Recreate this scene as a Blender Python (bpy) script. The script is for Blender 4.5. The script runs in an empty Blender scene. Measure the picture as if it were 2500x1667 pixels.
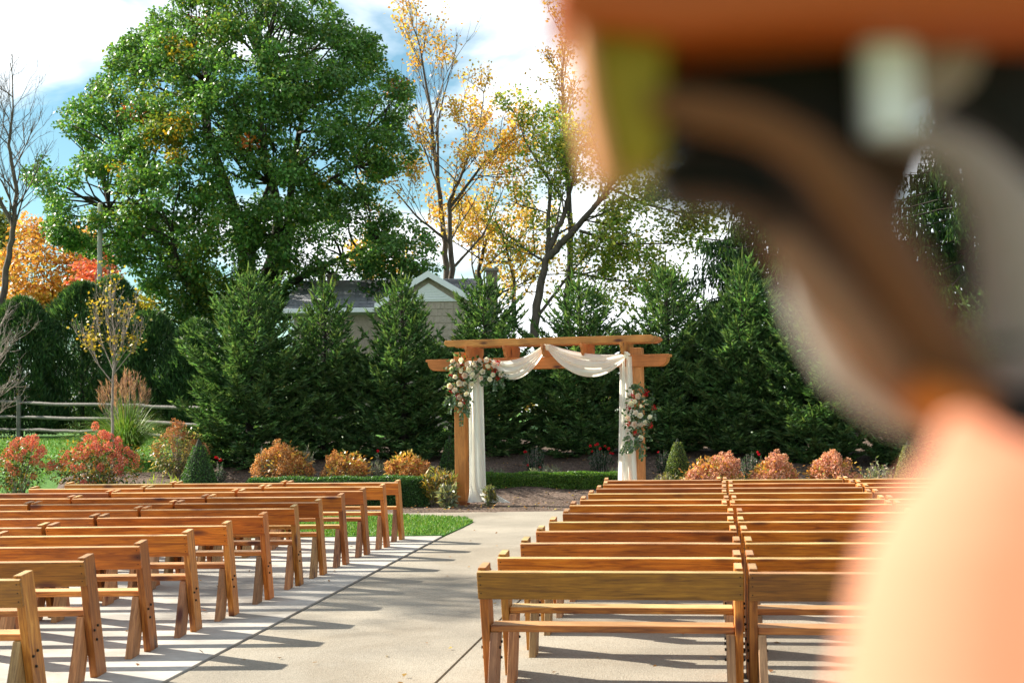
import bpy, bmesh, math, random
import numpy as np
from mathutils import Matrix, Vector
C = bpy.context.scene.collection
SC = bpy.context.scene
R = math.radians
# ------------------------------------------------------------------ camera, sky, sun, exposure
FPX = 3300.0                                   # focal length in pixels of the 2500 px wide photograph
CAMZ, PITCH, ROLL = 1.92, R(2.98), -0.0122
cam_data = bpy.data.cameras.new('camera'); cam = bpy.data.objects.new('camera', cam_data); C.objects.link(cam)
cam_data.sensor_width = 36.0; cam_data.lens = 36.0 * FPX / 2500.0
cam_data.clip_start = 0.02; cam_data.clip_end = 3000
RM = Matrix.Rotation(math.pi/2 + PITCH, 3, 'X') @ Matrix.Rotation(ROLL, 3, 'Z')
cam.matrix_world = Matrix.Translation((0, 0, CAMZ)) @ RM.to_4x4()
cam_data.dof.use_dof = True; cam_data.dof.focus_distance = 19.0; cam_data.dof.aperture_fstop = 5.6
cam_data.dof.aperture_blades = 0
SC.camera = cam

SUN_AZ = math.atan2(-0.912, 0.41); SUN_EL = R(34)
SUN_DIR = Vector((math.sin(SUN_AZ)*math.cos(SUN_EL), math.cos(SUN_AZ)*math.cos(SUN_EL), math.sin(SUN_EL)))
sun_d = bpy.data.lights.new('sun', 'SUN'); sun = bpy.data.objects.new('sun', sun_d); C.objects.link(sun)
sun_d.energy = 5.0; sun_d.angle = R(0.5); sun_d.color = (1.0, 0.93, 0.80)
sun.rotation_euler = (-SUN_DIR).to_track_quat('-Z', 'Y').to_euler()

world = bpy.data.worlds.new('World'); SC.world = world; world.use_nodes = True
wn = world.node_tree; wn.nodes.clear()
def N(t, typ, **kw):
    n = t.nodes.new(typ)
    for k, v in kw.items(): setattr(n, k, v)
    return n
out = N(wn, 'ShaderNodeOutputWorld')
sky = N(wn, 'ShaderNodeTexSky'); sky.sky_type = 'NISHITA'; sky.sun_disc = False
sky.sun_elevation = SUN_EL; sky.sun_rotation = SUN_AZ; sky.air_density = 1.0; sky.dust_density = 0.3; sky.ozone_density = 1.0
bg1 = N(wn, 'ShaderNodeBackground'); bg1.inputs['Strength'].default_value = 0.053
tint = N(wn, 'ShaderNodeMix', data_type='RGBA', blend_type='MULTIPLY'); tint.inputs[0].default_value = 1.0; tint.inputs[7].default_value = (0.80, 1.06, 1.0, 1)
wn.links.new(sky.outputs[0], tint.inputs[6]); wn.links.new(tint.outputs[2], bg1.inputs['Color'])
bg2 = N(wn, 'ShaderNodeBackground'); bg2.inputs['Color'].default_value = (0.95, 0.98, 1.0, 1); bg2.inputs['Strength'].default_value = 0.62
tc = N(wn, 'ShaderNodeTexCoord')
mp = N(wn, 'ShaderNodeMapping'); mp.inputs['Scale'].default_value = (1.0, 1.0, 2.4); mp.inputs['Location'].default_value = (-2.36, -2.82, 0.37)
wn.links.new(tc.outputs['Generated'], mp.inputs['Vector'])
nz = N(wn, 'ShaderNodeTexNoise'); nz.inputs['Scale'].default_value = 3.1; nz.inputs['Detail'].default_value = 7; nz.inputs['Roughness'].default_value = 0.52
nz.inputs['Distortion'].default_value = 0.35
wn.links.new(mp.outputs[0], nz.inputs['Vector'])
rp = N(wn, 'ShaderNodeValToRGB'); rp.color_ramp.elements[0].position = 0.46; rp.color_ramp.elements[1].position = 0.57
rp.color_ramp.elements[0].color = (0.0, 0.0, 0.0, 1)
wn.links.new(nz.outputs['Fac'], rp.inputs['Fac'])
mxw = N(wn, 'ShaderNodeMixShader')
wn.links.new(rp.outputs['Color'], mxw.inputs[0]); wn.links.new(bg1.outputs[0], mxw.inputs[1]); wn.links.new(bg2.outputs[0], mxw.inputs[2])
wn.links.new(mxw.outputs[0], out.inputs[0])
vs = SC.view_settings; vs.view_transform = 'Standard'; vs.look = 'None'; vs.gamma = 1.0; vs.use_curve_mapping = False
vs.exposure = 1.42
SC.cycles.max_bounces = 8; SC.cycles.transparent_max_bounces = 8
SC.cycles.use_denoising = True

# ------------------------------------------------------------------ geometry of the view (D = pixels of the photo shown 2352 wide)
K = 2500.0/2352.0
def ray(xd, yd):
    return (RM @ Vector(((xd*K-1250)/FPX, -(yd*K-833.5)/FPX, -1))).normalized()
def WP(xd, yd, Y):                              # the point of that sight line at distance Y
    d = ray(xd, yd); t = Y/d.y
    return Vector((d.x*t, Y, CAMZ + d.z*t))
def GP(xd, yd, h=0.0):                          # ... where it meets height h
    d = ray(xd, yd); t = (h-CAMZ)/d.z
    return Vector((d.x*t, d.y*t, h))
HY = [(-1e4, 0), (28.2, 0), (29.2, .20), (31, .56), (33, .85), (36, 1.06), (40, 1.34), (60, 1.6), (1e4, 1.7)]
def T(y):
    return float(np.interp(y, [a for a, b in HY], [b for a, b in HY]))

# ------------------------------------------------------------------ object helpers
def tag(o, label=None, cat=None, group=None, kind=None):
    if label: o['label'] = label
    if cat: o['category'] = cat
    if group: o['group'] = group
    if kind: o['kind'] = kind
    return o
def empty(name, loc, label, cat, group=None, rz=0.0):
    o = bpy.data.objects.new(name, None); C.objects.link(o)
    o.location = loc; o.rotation_euler = (0, 0, rz); o.empty_display_size = 0.1
    return tag(o, label, cat, group)
def link(name, me, mat=None, parent=None, loc=None, rot=None):
    o = bpy.data.objects.new(name, me); C.objects.link(o)
    if mat is not None and not me.materials: me.materials.append(mat)
    if parent is not None: o.parent = parent
    if loc is not None: o.location = loc
    if rot is not None: o.rotation_euler = rot
    return o
def mesh_np(name, V, F, mat=None, col=None, smooth=False):
    """V (n,3); F (m,k) one face size; col (n,3) pigment per vertex"""
    V = np.asarray(V, np.float32); F = np.asarray(F, np.int32)
    me = bpy.data.meshes.new(name)
    me.vertices.add(len(V)); me.vertices.foreach_set('co', V.ravel())
    m, k = F.shape
    me.loops.add(m*k); me.loops.foreach_set('vertex_index', F.ravel())
    me.polygons.add(m); me.polygons.foreach_set('loop_start', np.arange(0, m*k, k, dtype=np.int32))
    if smooth: me.polygons.foreach_set('use_smooth', np.ones(m, bool))
    if col is not None:
        a = me.attributes.new('tint', 'FLOAT_COLOR', 'POINT')
        c4 = np.ones((len(V), 4), np.float32); c4[:, :3] = col
        a.data.foreach_set('color', c4.ravel())
    me.update(calc_edges=True)
    if mat is not None: me.materials.append(mat)
    return me
def quads(name, Q, col, mat):
    """Q (n,4,3), col (n,3)"""
    n = len(Q)
    return mesh_np(name, Q.reshape(-1, 3), np.arange(n*4).reshape(n, 4), mat, np.repeat(col, 4, axis=0))
class Tubes:
    def __init__(s): s.V = []; s.F = []; s.n = 0
    def add(s, pts, rad, sides=6):
        pts = np.asarray([tuple(p) for p in pts], float); k = len(pts)
        rad = np.broadcast_to(np.asarray(rad, float), (k,))
        tan = np.gradient(pts, axis=0); tan /= np.linalg.norm(tan, axis=1, keepdims=True)+1e-9
        ref = np.array([0.3, 1, 0.2]) if abs(tan[0][2]) > .7 else np.array([0, 0, 1.])
        u = np.cross(tan, ref); u /= np.linalg.norm(u, axis=1, keepdims=True)+1e-9
        w = np.cross(tan, u)
        a = np.linspace(0, 2*np.pi, sides, endpoint=False)
        ring = pts[:, None, :] + rad[:, None, None]*(np.cos(a)[None, :, None]*u[:, None, :] + np.sin(a)[None, :, None]*w[:, None, :])
        s.V.append(ring.reshape(-1, 3))
        i = np.arange(k-1)[:, None]*sides; j = np.arange(sides)[None, :]; j2 = (j+1) % sides
        f = np.stack([i+j, i+j2, i+sides+j2, i+sides+j], -1).reshape(-1, 4) + s.n
        s.F.append(f); s.n += k*sides
    def mesh(s, name, mat):
        return mesh_np(name, np.concatenate(s.V), np.concatenate(s.F), mat, None, True)
def bm_obj(name, bm, mat, parent=None, loc=None, rot=None, smooth=False):
    me = bpy.data.meshes.new(name); bm.normal_update(); bm.to_mesh(me); bm.free()
    if smooth:
        for p in me.polygons: p.use_smooth = True
    me.materials.append(mat)
    return link(name, me, None, parent, loc, rot)
def prism_bm(poly, axis, a0, a1, bev=0.0, seg=1):
    """poly [(p,q)], extruded along axis 'x' (p,q = y,z), 'y' (p,q = x,z) or 'z'"""
    bm = bmesh.new()
    def mk(p, q, a):
        return {'x': (a, p, q), 'y': (p, a, q), 'z': (p, q, a)}[axis]
    lo = [bm.verts.new(mk(p, q, a0)) for p, q in poly]; hi = [bm.verts.new(mk(p, q, a1)) for p, q in poly]
    bm.faces.new(lo); bm.faces.new(list(reversed(hi)))
    n = len(poly)
    for i in range(n): bm.faces.new((lo[i], hi[i], hi[(i+1) % n], lo[(i+1) % n]))
    bmesh.ops.recalc_face_normals(bm, faces=bm.faces)
    if bev: bmesh.ops.bevel(bm, geom=list(bm.edges), offset=bev, segments=seg, affect='EDGES', profile=0.5)
    return bm
def box_bm(x0, x1, y0, y1, z0, z1, bev=0.0):
    return prism_bm([(x0, y0), (x1, y0), (x1, y1), (x0, y1)], 'z', z0, z1, bev)

# ------------------------------------------------------------------ materials
def mat(name):
    m = bpy.data.materials.new(name); m.use_nodes = True
    t = m.node_tree; b = t.nodes['Principled BSDF']
    return m, t, b
def L(t, a, b): t.links.new(a, b)
def noise(t, vec, scale, detail=4, rough=.55, dist=0.0):
    n = N(t, 'ShaderNodeTexNoise'); n.inputs['Scale'].default_value = scale; n.inputs['Detail'].default_value = detail
    n.inputs['Roughness'].default_value = rough; n.inputs['Distortion'].default_value = dist
    if vec is not None: L(t, vec, n.inputs['Vector'])
    return n
def ramp(t, fac, stops):
    r = N(t, 'ShaderNodeValToRGB'); e = r.color_ramp.elements
    while len(e) < len(stops): e.new(0.5)
    for x, (p, c) in zip(e, stops): x.position = p; x.color = (*c, 1) if len(c) == 3 else c
    L(t, fac, r.inputs['Fac']); return r
def mixc(t, fac, a, b, mode='MIX'):
    n = N(t, 'ShaderNodeMix', data_type='RGBA', blend_type=mode)
    for s, v in ((0, fac), (6, a), (7, b)):
        if isinstance(v, (int, float)): n.inputs[s].default_value = v
        elif isinstance(v, tuple): n.inputs[s].default_value = (*v, 1)
        else: L(t, v, n.inputs[s])
    return n.outputs[2]
def bump(t, b, h, strength, dist=0.01):
    n = N(t, 'ShaderNodeBump'); n.inputs['Strength'].default_value = strength; n.inputs['Distance'].default_value = dist
    L(t, h, n.inputs['Height']); L(t, n.outputs[0], b.inputs['Normal'])
def foliage(name, transl, rough=.5, spec=.3):
    m, t, b = mat(name)
    a = N(t, 'ShaderNodeAttribute', attribute_name='tint')
    L(t, a.outputs['Color'], b.inputs['Base Color']); b.inputs['Roughness'].default_value = rough
    b.inputs['Specular IOR Level'].default_value = spec
    if transl > 0:
        tr = N(t, 'ShaderNodeBsdfTranslucent')
        c = mixc(t, 1.0, a.outputs['Color'], (1.25, 1.2, .6), 'MULTIPLY'); L(t, c, tr.inputs['Color'])
        ms = N(t, 'ShaderNodeMixShader'); ms.inputs[0].default_value = transl
        L(t, b.outputs[0], ms.inputs[1]); L(t, tr.outputs[0], ms.inputs[2])
        L(t, ms.outputs[0], t.nodes['Material Output'].inputs[0])
    return m
M_leaf = foliage('leaf', .38, .42, .42)
M_needle = foliage('needle', .36, .45, .35)
M_petal = foliage('petal', .25, .7, .15)
def bark(name, c0, c1, scale=9):
    m, t, b = mat(name); g = N(t, 'ShaderNodeTexCoord')
    mpn = N(t, 'ShaderNodeMapping'); mpn.inputs['Scale'].default_value = (1, 1, .25); L(t, g.outputs['Object'], mpn.inputs[0])
    n = noise(t, mpn.outputs[0], scale, 6, .65)
    r = ramp(t, n.outputs['Fac'], [(.3, c0), (.7, c1)]); L(t, r.outputs[0], b.inputs['Base Color']); b.inputs['Roughness'].default_value = .9
    bump(t, b, n.outputs['Fac'], .6, .02); return m
M_bark = bark('dark_bark', (.018, .014, .011), (.06, .047, .036))
M_bark_brown = bark('brown_bark', (.045, .034, .026), (.14, .11, .085))
M_bark_gray = bark('gray_bark', (.07, .06, .05), (.2, .175, .15))
M_twig = bark('pale_twig', (.16, .12, .10), (.42, .36, .32), 20)

def stained_wood(name, tilt, tones, rough=.42, grain_axis='x'):
    """tones: dark, mid, light of the stain; the grain runs along x, or along a leg tilted by `tilt` in the yz plane"""
    m, t, b = mat(name); g = N(t, 'ShaderNodeTexCoord'); oi = N(t, 'ShaderNodeObjectInfo')
    off = N(t, 'ShaderNodeVectorMath', operation='SCALE'); cm = N(t, 'ShaderNodeCombineXYZ')
    for i in range(3): L(t, oi.outputs['Random'], cm.inputs[i])
    L(t, cm.outputs[0], off.inputs[0]); off.inputs['Scale'].default_value = 37.0
    ad = N(t, 'ShaderNodeVectorMath', operation='ADD'); L(t, off.outputs[0], ad.inputs[1])
    if grain_axis == 'x':
        L(t, g.outputs['Object'], ad.inputs[0]); sc = (1.1, 14, 14)
    else:
        mr = N(t, 'ShaderNodeMapping'); mr.inputs['Rotation'].default_value = (tilt, 0, 0)
        L(t, g.outputs['Object'], mr.inputs[0]); L(t, mr.outputs[0], ad.inputs[0]); sc = (14, 14, 1.3)
    mg = N(t, 'ShaderNodeMapping'); mg.inputs['Scale'].default_value = sc; L(t, ad.outputs[0], mg.inputs[0])
    n1 = noise(t, mg.outputs[0], 2.2, 6, .6, 1.1)
    fine = tuple(s*3.2 if s > 5 else s*1.5 for s in sc)
    mf = N(t, 'ShaderNodeMapping'); mf.inputs['Scale'].default_value = fine; L(t, ad.outputs[0], mf.inputs[0])
    n2 = noise(t, mf.outputs[0], 2.5, 4, .7, .3)
    big = noise(t, ad.outputs[0], 2.1, 3, .5, .5)
    c = ramp(t, n1.outputs['Fac'], [(.30, tones[0]), (.5, tones[1]), (.72, tones[2])]).outputs[0]
    f2 = ramp(t, n2.outputs['Fac'], [(.30, (.52, .44, .38)), (.56, (1.10, 1.08, 1.05))]).outputs[0]
    c = mixc(t, .75, c, f2, 'MULTIPLY')
    bg = ramp(t, big.outputs['Fac'], [(.34, (.72, .66, .56)), (.62, (1.12, 1.08, 1.0))]).outputs[0]
    c = mixc(t, .8, c, bg, 'MULTIPLY')
    # knots: sparse dark red-brown eyes stretched along the grain
    mk = N(t, 'ShaderNodeMapping'); mk.inputs['Scale'].default_value = tuple(s*(.30 if s > 5 else 1.4) for s in sc); L(t, ad.outputs[0], mk.inputs[0])
    v = N(t, 'ShaderNodeTexVoronoi'); v.inputs['Scale'].default_value = 1.05; v.inputs['Randomness'].default_value = 1.0; L(t, mk.outputs[0], v.inputs['Vector'])
    kk = ramp(t, v.outputs['Distance'], [(.07, (1, 1, 1)), (.12, (.7, .7, .7)), (.20, (0, 0, 0))]).outputs[0]
    c = mixc(t, kk, c, (.085, .018, .006))
    # each board took the stain differently
    rr = ramp(t, oi.outputs['Random'], [(.0, (.52, .48, .40)), (.2, (1.12, .88, .66)), (.4, (.78, .90, .70)), (.6, (1.22, 1.10, .95)), (.8, (.66, .52, .46)), (1., (1.05, 1.08, 1.1))]).outputs[0]
    c = mixc(t, 1.0, c, rr, 'MULTIPLY')
    L(t, c, b.inputs['Base Color'])
    b.inputs['Roughness'].default_value = rough; b.inputs['Specular IOR Level'].default_value = .5
    bump(t, b, n2.outputs['Fac'], .35, .003)
    return m
TON = ((.22, .052, .004), (.46, .145, .010), (.62, .235, .026))
TONP = ((.20, .054, .007), (.46, .175, .028), (.68, .33, .085))
TONL = ((.20, .10, .05), (.40, .23, .12), (.54, .34, .20))
LEAN = math.atan2(.30, .92)
LEANL = math.atan2(.195, .47)
M_board = stained_wood('stained_board', 0, TON, .40)
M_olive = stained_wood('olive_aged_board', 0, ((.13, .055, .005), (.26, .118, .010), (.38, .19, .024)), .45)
M_seat = stained_wood('stained_seat', 0, TONP, .40)
M_post = stained_wood('stained_post', -LEAN, TONP, .5, 'z')
M_leg = stained_wood('weathered_leg', LEANL, TONL, .6, 'z')
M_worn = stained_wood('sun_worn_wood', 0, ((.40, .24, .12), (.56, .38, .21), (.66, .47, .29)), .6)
M_arch = stained_wood('arch_stain', 0, ((.50, .20, .055), (.57, .24, .075), (.63, .28, .095)), .6)
M_archpost = stained_wood('arch_post_stain', 0, ((.48, .185, .05), (.55, .225, .07), (.61, .27, .09)), .6, 'z')

def plain(name, c, rough=.6, metal=0., nscale=0, var=.2, spec=.5):
    m, t, b = mat(name); b.inputs['Base Color'].default_value = (*c, 1); b.inputs['Roughness'].default_value = rough
    b.inputs['Metallic'].default_value = metal; b.inputs['Specular IOR Level'].default_value = spec
    if nscale:
        g = N(t, 'ShaderNodeTexCoord'); n = noise(t, g.outputs['Object'], nscale, 5, .6)
        r = ramp(t, n.outputs['Fac'], [(.3, tuple(x*(1-var) for x in c)), (.7, tuple(min(1, x*(1+var)) for x in c))])
        L(t, r.outputs[0], b.inputs['Base Color'])
    return m
M_bolt = plain('blackened_bolt', (.02, .018, .016), .45, .8)

def ground_mat(name, stops, fine, big_scale, big_var, speck=None, bumpk=.3, rough=.85, wave=None):
    m, t, b = mat(name); g = N(t, 'ShaderNodeTexCoord'); p = g.outputs['Object']
    n = noise(t, p, fine, 5, .7); c = ramp(t, n.outputs['Fac'], stops).outputs[0]
    bn = noise(t, p, big_scale, 4, .55, .4)
    bgc = ramp(t, bn.outputs['Fac'], [(.3, (1-big_var,)*3), (.7, (1+big_var*.6,)*3)]).outputs[0]
    c = mixc(t, 1.0, c, bgc, 'MULTIPLY')
    h = n.outputs['Fac']
    if speck:
        v = N(t, 'ShaderNodeTexVoronoi'); v.inputs['Scale'].default_value = speck[0]; L(t, p, v.inputs['Vector'])
        sp = ramp(t, v.outputs['Color'], [(.15, speck[1]), (.5, (1, 1, 1)), (.9, speck[2])]).outputs[0]
        c = mixc(t, speck[3], c, sp, 'MULTIPLY'); h = v.outputs['Distance']
    st = noise(t, p, big_scale*.45, 6, .62, 1.2); sc_ = ramp(t, st.outputs['Fac'], [(.36, (.84, .81, .77)), (.50, (1., 1., 1.))]).outputs[0]
    c = mixc(t, .8, c, sc_, 'MULTIPLY')
    L(t, c, b.inputs['Base Color']); b.inputs['Roughness'].default_value = rough; b.inputs['Specular IOR Level'].default_value = .25
    bump(t, b, h, bumpk, .01); return m
M_conc = ground_mat('smooth_concrete', [(.3, (.37, .345, .305)), (.7, (.46, .435, .39))], 9, 1.1, .30, None, .12)
M_aggr = ground_mat('exposed_aggregate', [(.25, (.245, .218, .176)), (.75, (.355, .318, .258))], 90, .7, .22, (95, (.68, .64, .58), (1.18, 1.15, 1.1), .6), .4)
M_lawn = ground_mat('lawn_turf', [(.25, (.035, .10, .012)), (.75, (.10, .27, .03))], 22, .6, .2, None, .6)
M_mulch = ground_mat('bark_mulch', [(.25, (.03, .02, .016)), (.5, (.12, .085, .065)), (.75, (.26, .19, .15))], 28, 1.2, .3, (30, (.4, .35, .3), (1.5, 1.4, 1.35), .8), .9)
M_soil = ground_mat('packed_soil', [(.3, (.03, .024, .018)), (.7, (.07, .055, .04))], 30, 2, .2)
M_grass = foliage('grass_blade', .3, .5, .3)

# ------------------------------------------------------------------ ground
rng = np.random.default_rng(11)
def grid_sheet(xs, ys, zf):
    X, Y = np.meshgrid(xs, ys); Z = np.vectorize(zf)(X, Y)
    V = np.stack([X, Y, Z], -1).reshape(-1, 3); nx = len(xs)
    i = (np.arange(len(ys)-1)[:, None]*nx + np.arange(nx-1)[None, :])
    F = np.stack([i, i+1, i+nx+1, i+nx], -1).reshape(-1, 4)
    return V, F
xs = np.concatenate([[-900, -300, -120, -70], np.linspace(-45, 45, 91), [70, 120, 300, 900]])
ys = np.concatenate([[-300, -60, -20, 0, 10, 20], np.linspace(26, 44, 91), [48, 55, 60, 80, 120, 300, 1500]])
def lump(x, y): return .035*math.sin(x*1.7+y)*math.sin(y*2.3-x*.6) + .02*math.sin(x*4.1)*math.sin(y*3.7)
V, F = grid_sheet(xs, ys, lambda x, y: T(y) - .06 + (lump(x, y)*.6 if 28 < y < 45 else 0))
tag(link('ground', mesh_np('ground', V, F, M_lawn, None, True)), kind='structure')

JL0, JL1 = GP(370, 1568), GP(1017, 1230)       # left edge of the aisle
JR0, JR1 = GP(1000, 1568), GP(1187, 1385)      # right edge of the aisle
def along(a, b, y):
    t = (y-a.y)/(b.y-a.y); return Vector((a.x+(b.x-a.x)*t, y, 0))
G = .012
def slab(name, pts, m, z=0.0, th=.05):
    bm = prism_bm([(p.x, p.y) for p in pts], 'z', z-th, z)
    bmesh.ops.triangulate(bm, faces=[f for f in bm.faces if len(f.verts) > 4])
    return tag(bm_obj(name, bm, m), kind='structure')
E = Vector((G, 0, 0))
farL = JL1.y
jn = GP(600, 1415).y
slab('concrete_slab', [Vector((-16, -3, 0)), along(JL0, JL1, -3)-E, along(JL0, JL1, jn)-E, Vector((-16, jn-.3, 0))], M_conc)
slab('concrete_slab', [Vector((-16, jn-.292, 0)), along(JL0, JL1, jn+.008)-E, JL1-E, Vector((-16, farL-.05, 0))], M_conc)
tip, tip2, pk = GP(1088, 1199), GP(1074, 1191), GP(930, 1184)
lawn_pts = [JL1+Vector((-G, .012, 0)), JL1+Vector((.02, .03, 0)), GP(1060, 1213)-E, tip-E, tip2-E, pk, Vector((-16, pk.y-.1, 0)), Vector((-16, farL-.03, 0))]
slab('lawn_strip', lawn_pts, M_lawn, .012)
slab('aisle', [along(JL0, JL1, -3)+E, JL1+E*3+Vector((.02, .02, 0)), GP(1060, 1213)+E, tip+E, tip2+Vector((.0, .015, 0)), pk+Vector((0, .012, 0)), Vector((-16, pk.y-.088, 0)),
     Vector((-16, 26.9, 0)), GP(930, 1172), GP(1140, 1176), GP(1180, 1162), GP(1310, 1160), GP(1420, 1160), along(JR0, JR1, 23.0)-E, along(JR0, JR1, -3)-E], M_aggr)
slab('paved_terrace', [along(JR0, JR1, -3)+E, along(JR0, JR1, 23.0)+E, GP(1420, 1160)+Vector((.03, -.02, 0)), Vector((16, 26.2, 0)), Vector((16, -3, 0))], M_aggr)
slab('joint_filler', [Vector((-17, -3.2, 0)), Vector((17, -3.2, 0)), Vector((17, 26.6, 0)), Vector((-17, 26.6, 0))], M_soil, -.02, .01)

# planting bed
bx = np.linspace(-11, 17, 140); by = np.linspace(25.3, 40, 95)
def bedz(x, y):
    edge = 38.5 if x > -7.2 else 31.6
    sink = 0.0
    if y > edge: sink = -.25*(y-edge)
    front = 26.4 + .5*math.sin(x*.7)*.3
    if x < -10: sink -= .3*(-10-x)
    base = T(y) + lump(x, y)*(1 if y > 29.2 else .12) + (.008 if y > 26.2 else -.03)
    return base + sink
V, F = grid_sheet(bx, by, bedz)
tag(link('mulch_bed', mesh_np('mulch_bed', V, F, M_mulch, None, True)), kind='structure')
# loose bark chips
n = 15000
cx = rng.uniform(-10, 14, n); cy = rng.uniform(26.1, 33.3, n)
P = np.stack([cx, cy, [bedz(a, b)+.012 for a, b in zip(cx, cy)]], -1)
def unit(v): return v/(np.linalg.norm(v, axis=-1, keepdims=True)+1e-9)
def rdir(n, g=rng): return unit(g.normal(size=(n, 3)))
def kites(P, D, Nn, Ln, Wd, fold=.15, wide=.45):
    """leaf-shaped quads: base P, direction D, normal Nn, length, width"""
    S = unit(np.cross(D, Nn)); Nn = np.cross(S, D)
    Ln = np.asarray(Ln).reshape(-1, 1) if np.ndim(Ln) else Ln; Wd = np.asarray(Wd).reshape(-1, 1) if np.ndim(Wd) else Wd
    m = P + D*Ln*wide + Nn*Wd*fold
    return np.stack([P, m+S*Wd*.5, P+D*Ln, m-S*Wd*.5], 1)
def pick(cols, w, n, g=rng, jit=.22):
    i = g.choice(len(cols), n, p=np.array(w)/sum(w)); c = np.array(cols)[i]
    return c*np.exp(g.normal(0, jit, (n, 1)))*np.exp(g.normal(0, .06, (n, 3)))
D = rdir(n); D[:, 2] *= .25; D = unit(D); Nn = unit(rdir(n)*.5+np.array([0, 0, 1.]))
Q = kites(P, D, Nn, rng.uniform(.03, .09, n), rng.uniform(.012, .03, n), .1, .5)
tag(link('mulch', quads('mulch', Q, pick([(.05, .035, .028), (.14, .10, .08), (.28, .21, .17)], [3, 4, 3], n), M_petal)), kind='stuff')

# lawn blades, near strip and left lawn
def blades(name, n, xr, yr, hf, inside, hgt, cols):
    x = rng.uniform(*xr, n); y = rng.uniform(*yr, n); k = np.array([inside(a, b) for a, b in zip(x, y)]); x, y = x[k], y[k]; m = len(x)
    P = np.stack([x, y, [hf(a, b) for a, b in zip(x, y)]], -1)
    D = unit(rdir(m)*.55+np.array([0, 0, 1.])); Q = kites(P, D, rdir(m), rng.uniform(.6, 1.3, m)*hgt, hgt*.30, .1, .35)
    return tag(link(name, quads(name, Q, pick(cols, [3, 4, 2], m), M_grass)), kind='stuff')
LC = [(.06, .15, .018), (.10, .23, .03), (.22, .30, .08)]
def poly_in(pts):
    px = [p.x for p in pts]; py = [p.y for p in pts]; n = len(pts)
    def f(x, y):
        c = False; j = n-1
        for i in range(n):
            if (py[i] > y) != (py[j] > y) and x < (px[j]-px[i])*(y-py[i])/(py[j]-py[i])+px[i]: c = not c
            j = i
        return c
    return f
blades('grass', 45000, (-9, tip.x), (farL, pk.y+.3), lambda x, y: .012, poly_in(lawn_pts), .05, LC)
blades('grass', 34000, (-17, -6.5), (27, 40), lambda x, y: T(y)-.05, lambda x, y: (y > 31.6 or x < -10.6) and x < -7.2, .07, LC)

# fallen leaves on the paving
n = 260; fx_ = rng.uniform(-7, 8, n); fy_ = rng.uniform(7, 26, n)
P = np.stack([fx_, fy_, np.full(n, .012)], -1); D = rdir(n); D[:, 2] *= .2; D = unit(D)
tag(link('fallen_leaves', quads('fallen_leaves', kites(P, D, unit(rdir(n)*.35+np.array([0, 0, 1.])), rng.uniform(.03, .07, n), rng.uniform(.02, .045, n), .2, .5), pick([(.30, .16, .05), (.20, .10, .04), (.36, .24, .06)], [3, 3, 1], n), M_petal)), kind='stuff')

n = 900; fx_ = rng.uniform(-9.5, 13, n); fy_ = rng.uniform(26.3, 33, n)
P = np.stack([fx_, fy_, [bedz(a, b_)+.03 for a, b_ in zip(fx_, fy_)]], -1); D = rdir(n); D[:, 2] *= .3; D = unit(D)
tag(link('fallen_leaves', quads('fallen_leaves', kites(P, D, unit(rdir(n)*.5+np.array([0, 0, 1.])), rng.uniform(.04, .09, n), rng.uniform(.03, .06, n), .2, .5), pick([(.40, .22, .06), (.30, .15, .05), (.46, .34, .09)], [3, 3, 2], n), M_petal)), kind='stuff')
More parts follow.
